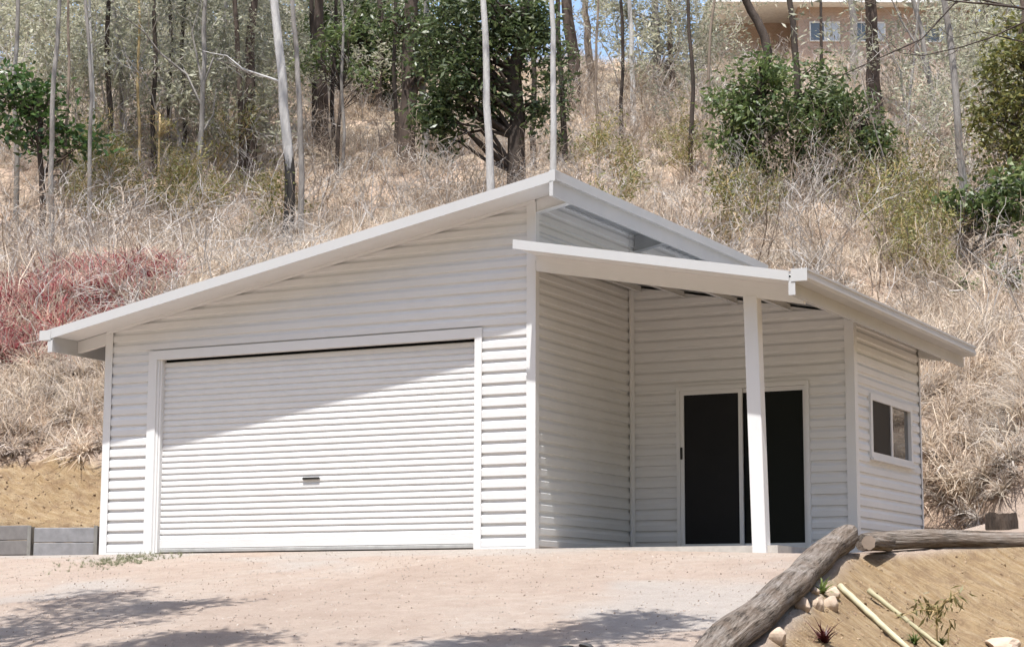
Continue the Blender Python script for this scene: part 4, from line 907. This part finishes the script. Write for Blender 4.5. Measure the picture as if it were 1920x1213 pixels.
def hz(py): return float(at_depth(1560, py, hd)[2]-hb_[2])
def hpart(m, name, mat, parent=None):
    me = m.mesh(name); me.materials.append(mat); o_ = bpy.data.objects.new(name, me); COL.objects.link(o_); o_.parent = parent or house; return o_
wl, wr_ = hx(1495), hx(1830)
hpart(MB().box(wl, wr_, 0, 7, -1.5, hz(14)), "brick_wall", BRICK)
hpart(MB().box(hx(1345), wl, 2.2, 7, -1.5, hz(14)), "brick_wall", BRICK)
WHT = mat_flat("white_fascia", (.78, .77, .74), .5); HG = mat_flat("house_glass", (.12, .15, .18), .1)
hpart(MB().box(hx(1325), hx(1850), -.75, -.70, hz(15), hz(3)), "eave_fascia", WHT)
hpart(MB().box(hx(1325), hx(1850), -.70, 7.7, hz(15)+.02, hz(14)+.02), "eave_soffit", WHT)
z0 = hz(3)+.03; xa, xb = hx(1320), hx(1855)
m = MB(); m.v = [(xa, -.8, z0), (xb, -.8, z0), (xb, 7.8, z0), (xa, 7.8, z0), (xa+3.4, 3.5, z0+1.6), (xb-3.4, 3.5, z0+1.6)]; m.f = [(0, 1, 5, 4), (1, 2, 5), (2, 3, 4, 5), (3, 0, 4), (3, 2, 1, 0)]
hpart(m, "roof", mat_flat("pale_roof", (.55, .54, .52), .5))
PALEPANE = mat_flat("pale_blue_pane", (.55, .60, .66), .6)  # even pale blue for one pane of each window
for a, b_, tp, bt in ((1517, 1576, 42, 79), (1602, 1664, 42, 79), (1738, 1800, 48, 80)):
    x0, x1, z1, z0 = hx(a), hx(b_), hz(tp), hz(bt); f = .05
    wf = hpart(MB().box(x0, x0+f, -.06, .02, z0, z1).box(x1-f, x1, -.06, .02, z0, z1).box(x0+f, x1-f, -.06, .02, z1-f, z1).box(x0+f, x1-f, -.06, .02, z0, z0+f).box((x0+x1)/2-.03, (x0+x1)/2+.03, -.06, .02, z0+f, z1-f), "window", WHT)
    hpart(MB().box(x0+f, (x0+x1)/2-.03, -.03, -.02, z0+f, z1-f), "pane", HG, wf); hpart(MB().box((x0+x1)/2+.03, x1-f, -.03, -.02, z0+f, z1-f), "pane", PALEPANE, wf)

# ------------------------------------------------------------------ trees standing just outside the view whose limbs shade the drive
def shade_tree(name, base, limbs, clumps, label, seed, leaf=LGREEN, n=26):
    rg = random.Random(seed); nr = np.random.default_rng(seed); b0 = Vector((base[0], base[1], T1(*base)))
    root = empty(name, b0, label, "tree"); mb = MB(); top = b0+Vector((0, 0, 9.5))
    mb.tube([b0-Vector((0, 0, .4)), b0+Vector((.1, 0, 3)), b0+Vector((-.1, .1, 6)), top], [.26, .2, .16, .08], 10)
    C = []
    for (px, py, hgt, sp) in clumps:
        g = Vector(hit(px, py)); c = g+Vector(SUN)*(hgt/SUN.z); s_ = b0+Vector((0, 0, max(3.0, c.z-b0.z-1.8)))
        m1 = s_.lerp(c, .5)+Vector((0, 0, .5)); mb.tube([s_, m1, c], [.06, .04, .015], 6, caps=False)
        q = nr.normal(0, 1, (n, 3))*np.array([sp[0], sp[1], .3]); q = q[:, :1]*np.array([[FH[1], -FH[0], 0]])+q[:, 1:2]*np.array([[FH[0], FH[1], 0]])+q[:, 2:]*np.array([[0, 0, 1]])
        C.append(np.array(c)+q)
    C.append(np.array(top)+nr.normal(0, 1, (40, 3))*np.array([1.0, 1.0, .9]))
    me = mb.mesh("trunk"); o_ = link("trunk", me, GREYB, root, True)
    o_ = link("crown", leaf_mesh("crown", np.concatenate(C), .17, nr, .5, .15, 24, .36), leaf, root)
RI = np.array([FH[1], -FH[0]])
bl = CAM[:2]+FH*11.3-RI*6.0
shade_tree("shade_tree", bl, None, [(70, 1172, 7.5, (.40, .45)), (150, 1122, 7.5, (.28, .45)), (220, 1150, 7.0, (.40, .30)), (310, 1135, 7.0, (.30, .10)), (20, 1192, 7.2, (.35, .35)), (400, 1197, 6.8, (.32, .12)), (320, 1207, 6.8, (.3, .12)), (930, 1206, 6.4, (.30, .14)), (1060, 1196, 6.4, (.38, .18)), (1150, 1178, 6.4, (.30, .25)), (1195, 1165, 6.6, (.18, .18))], "tree whose leafy limbs reach out high over the dirt driveway", 5)
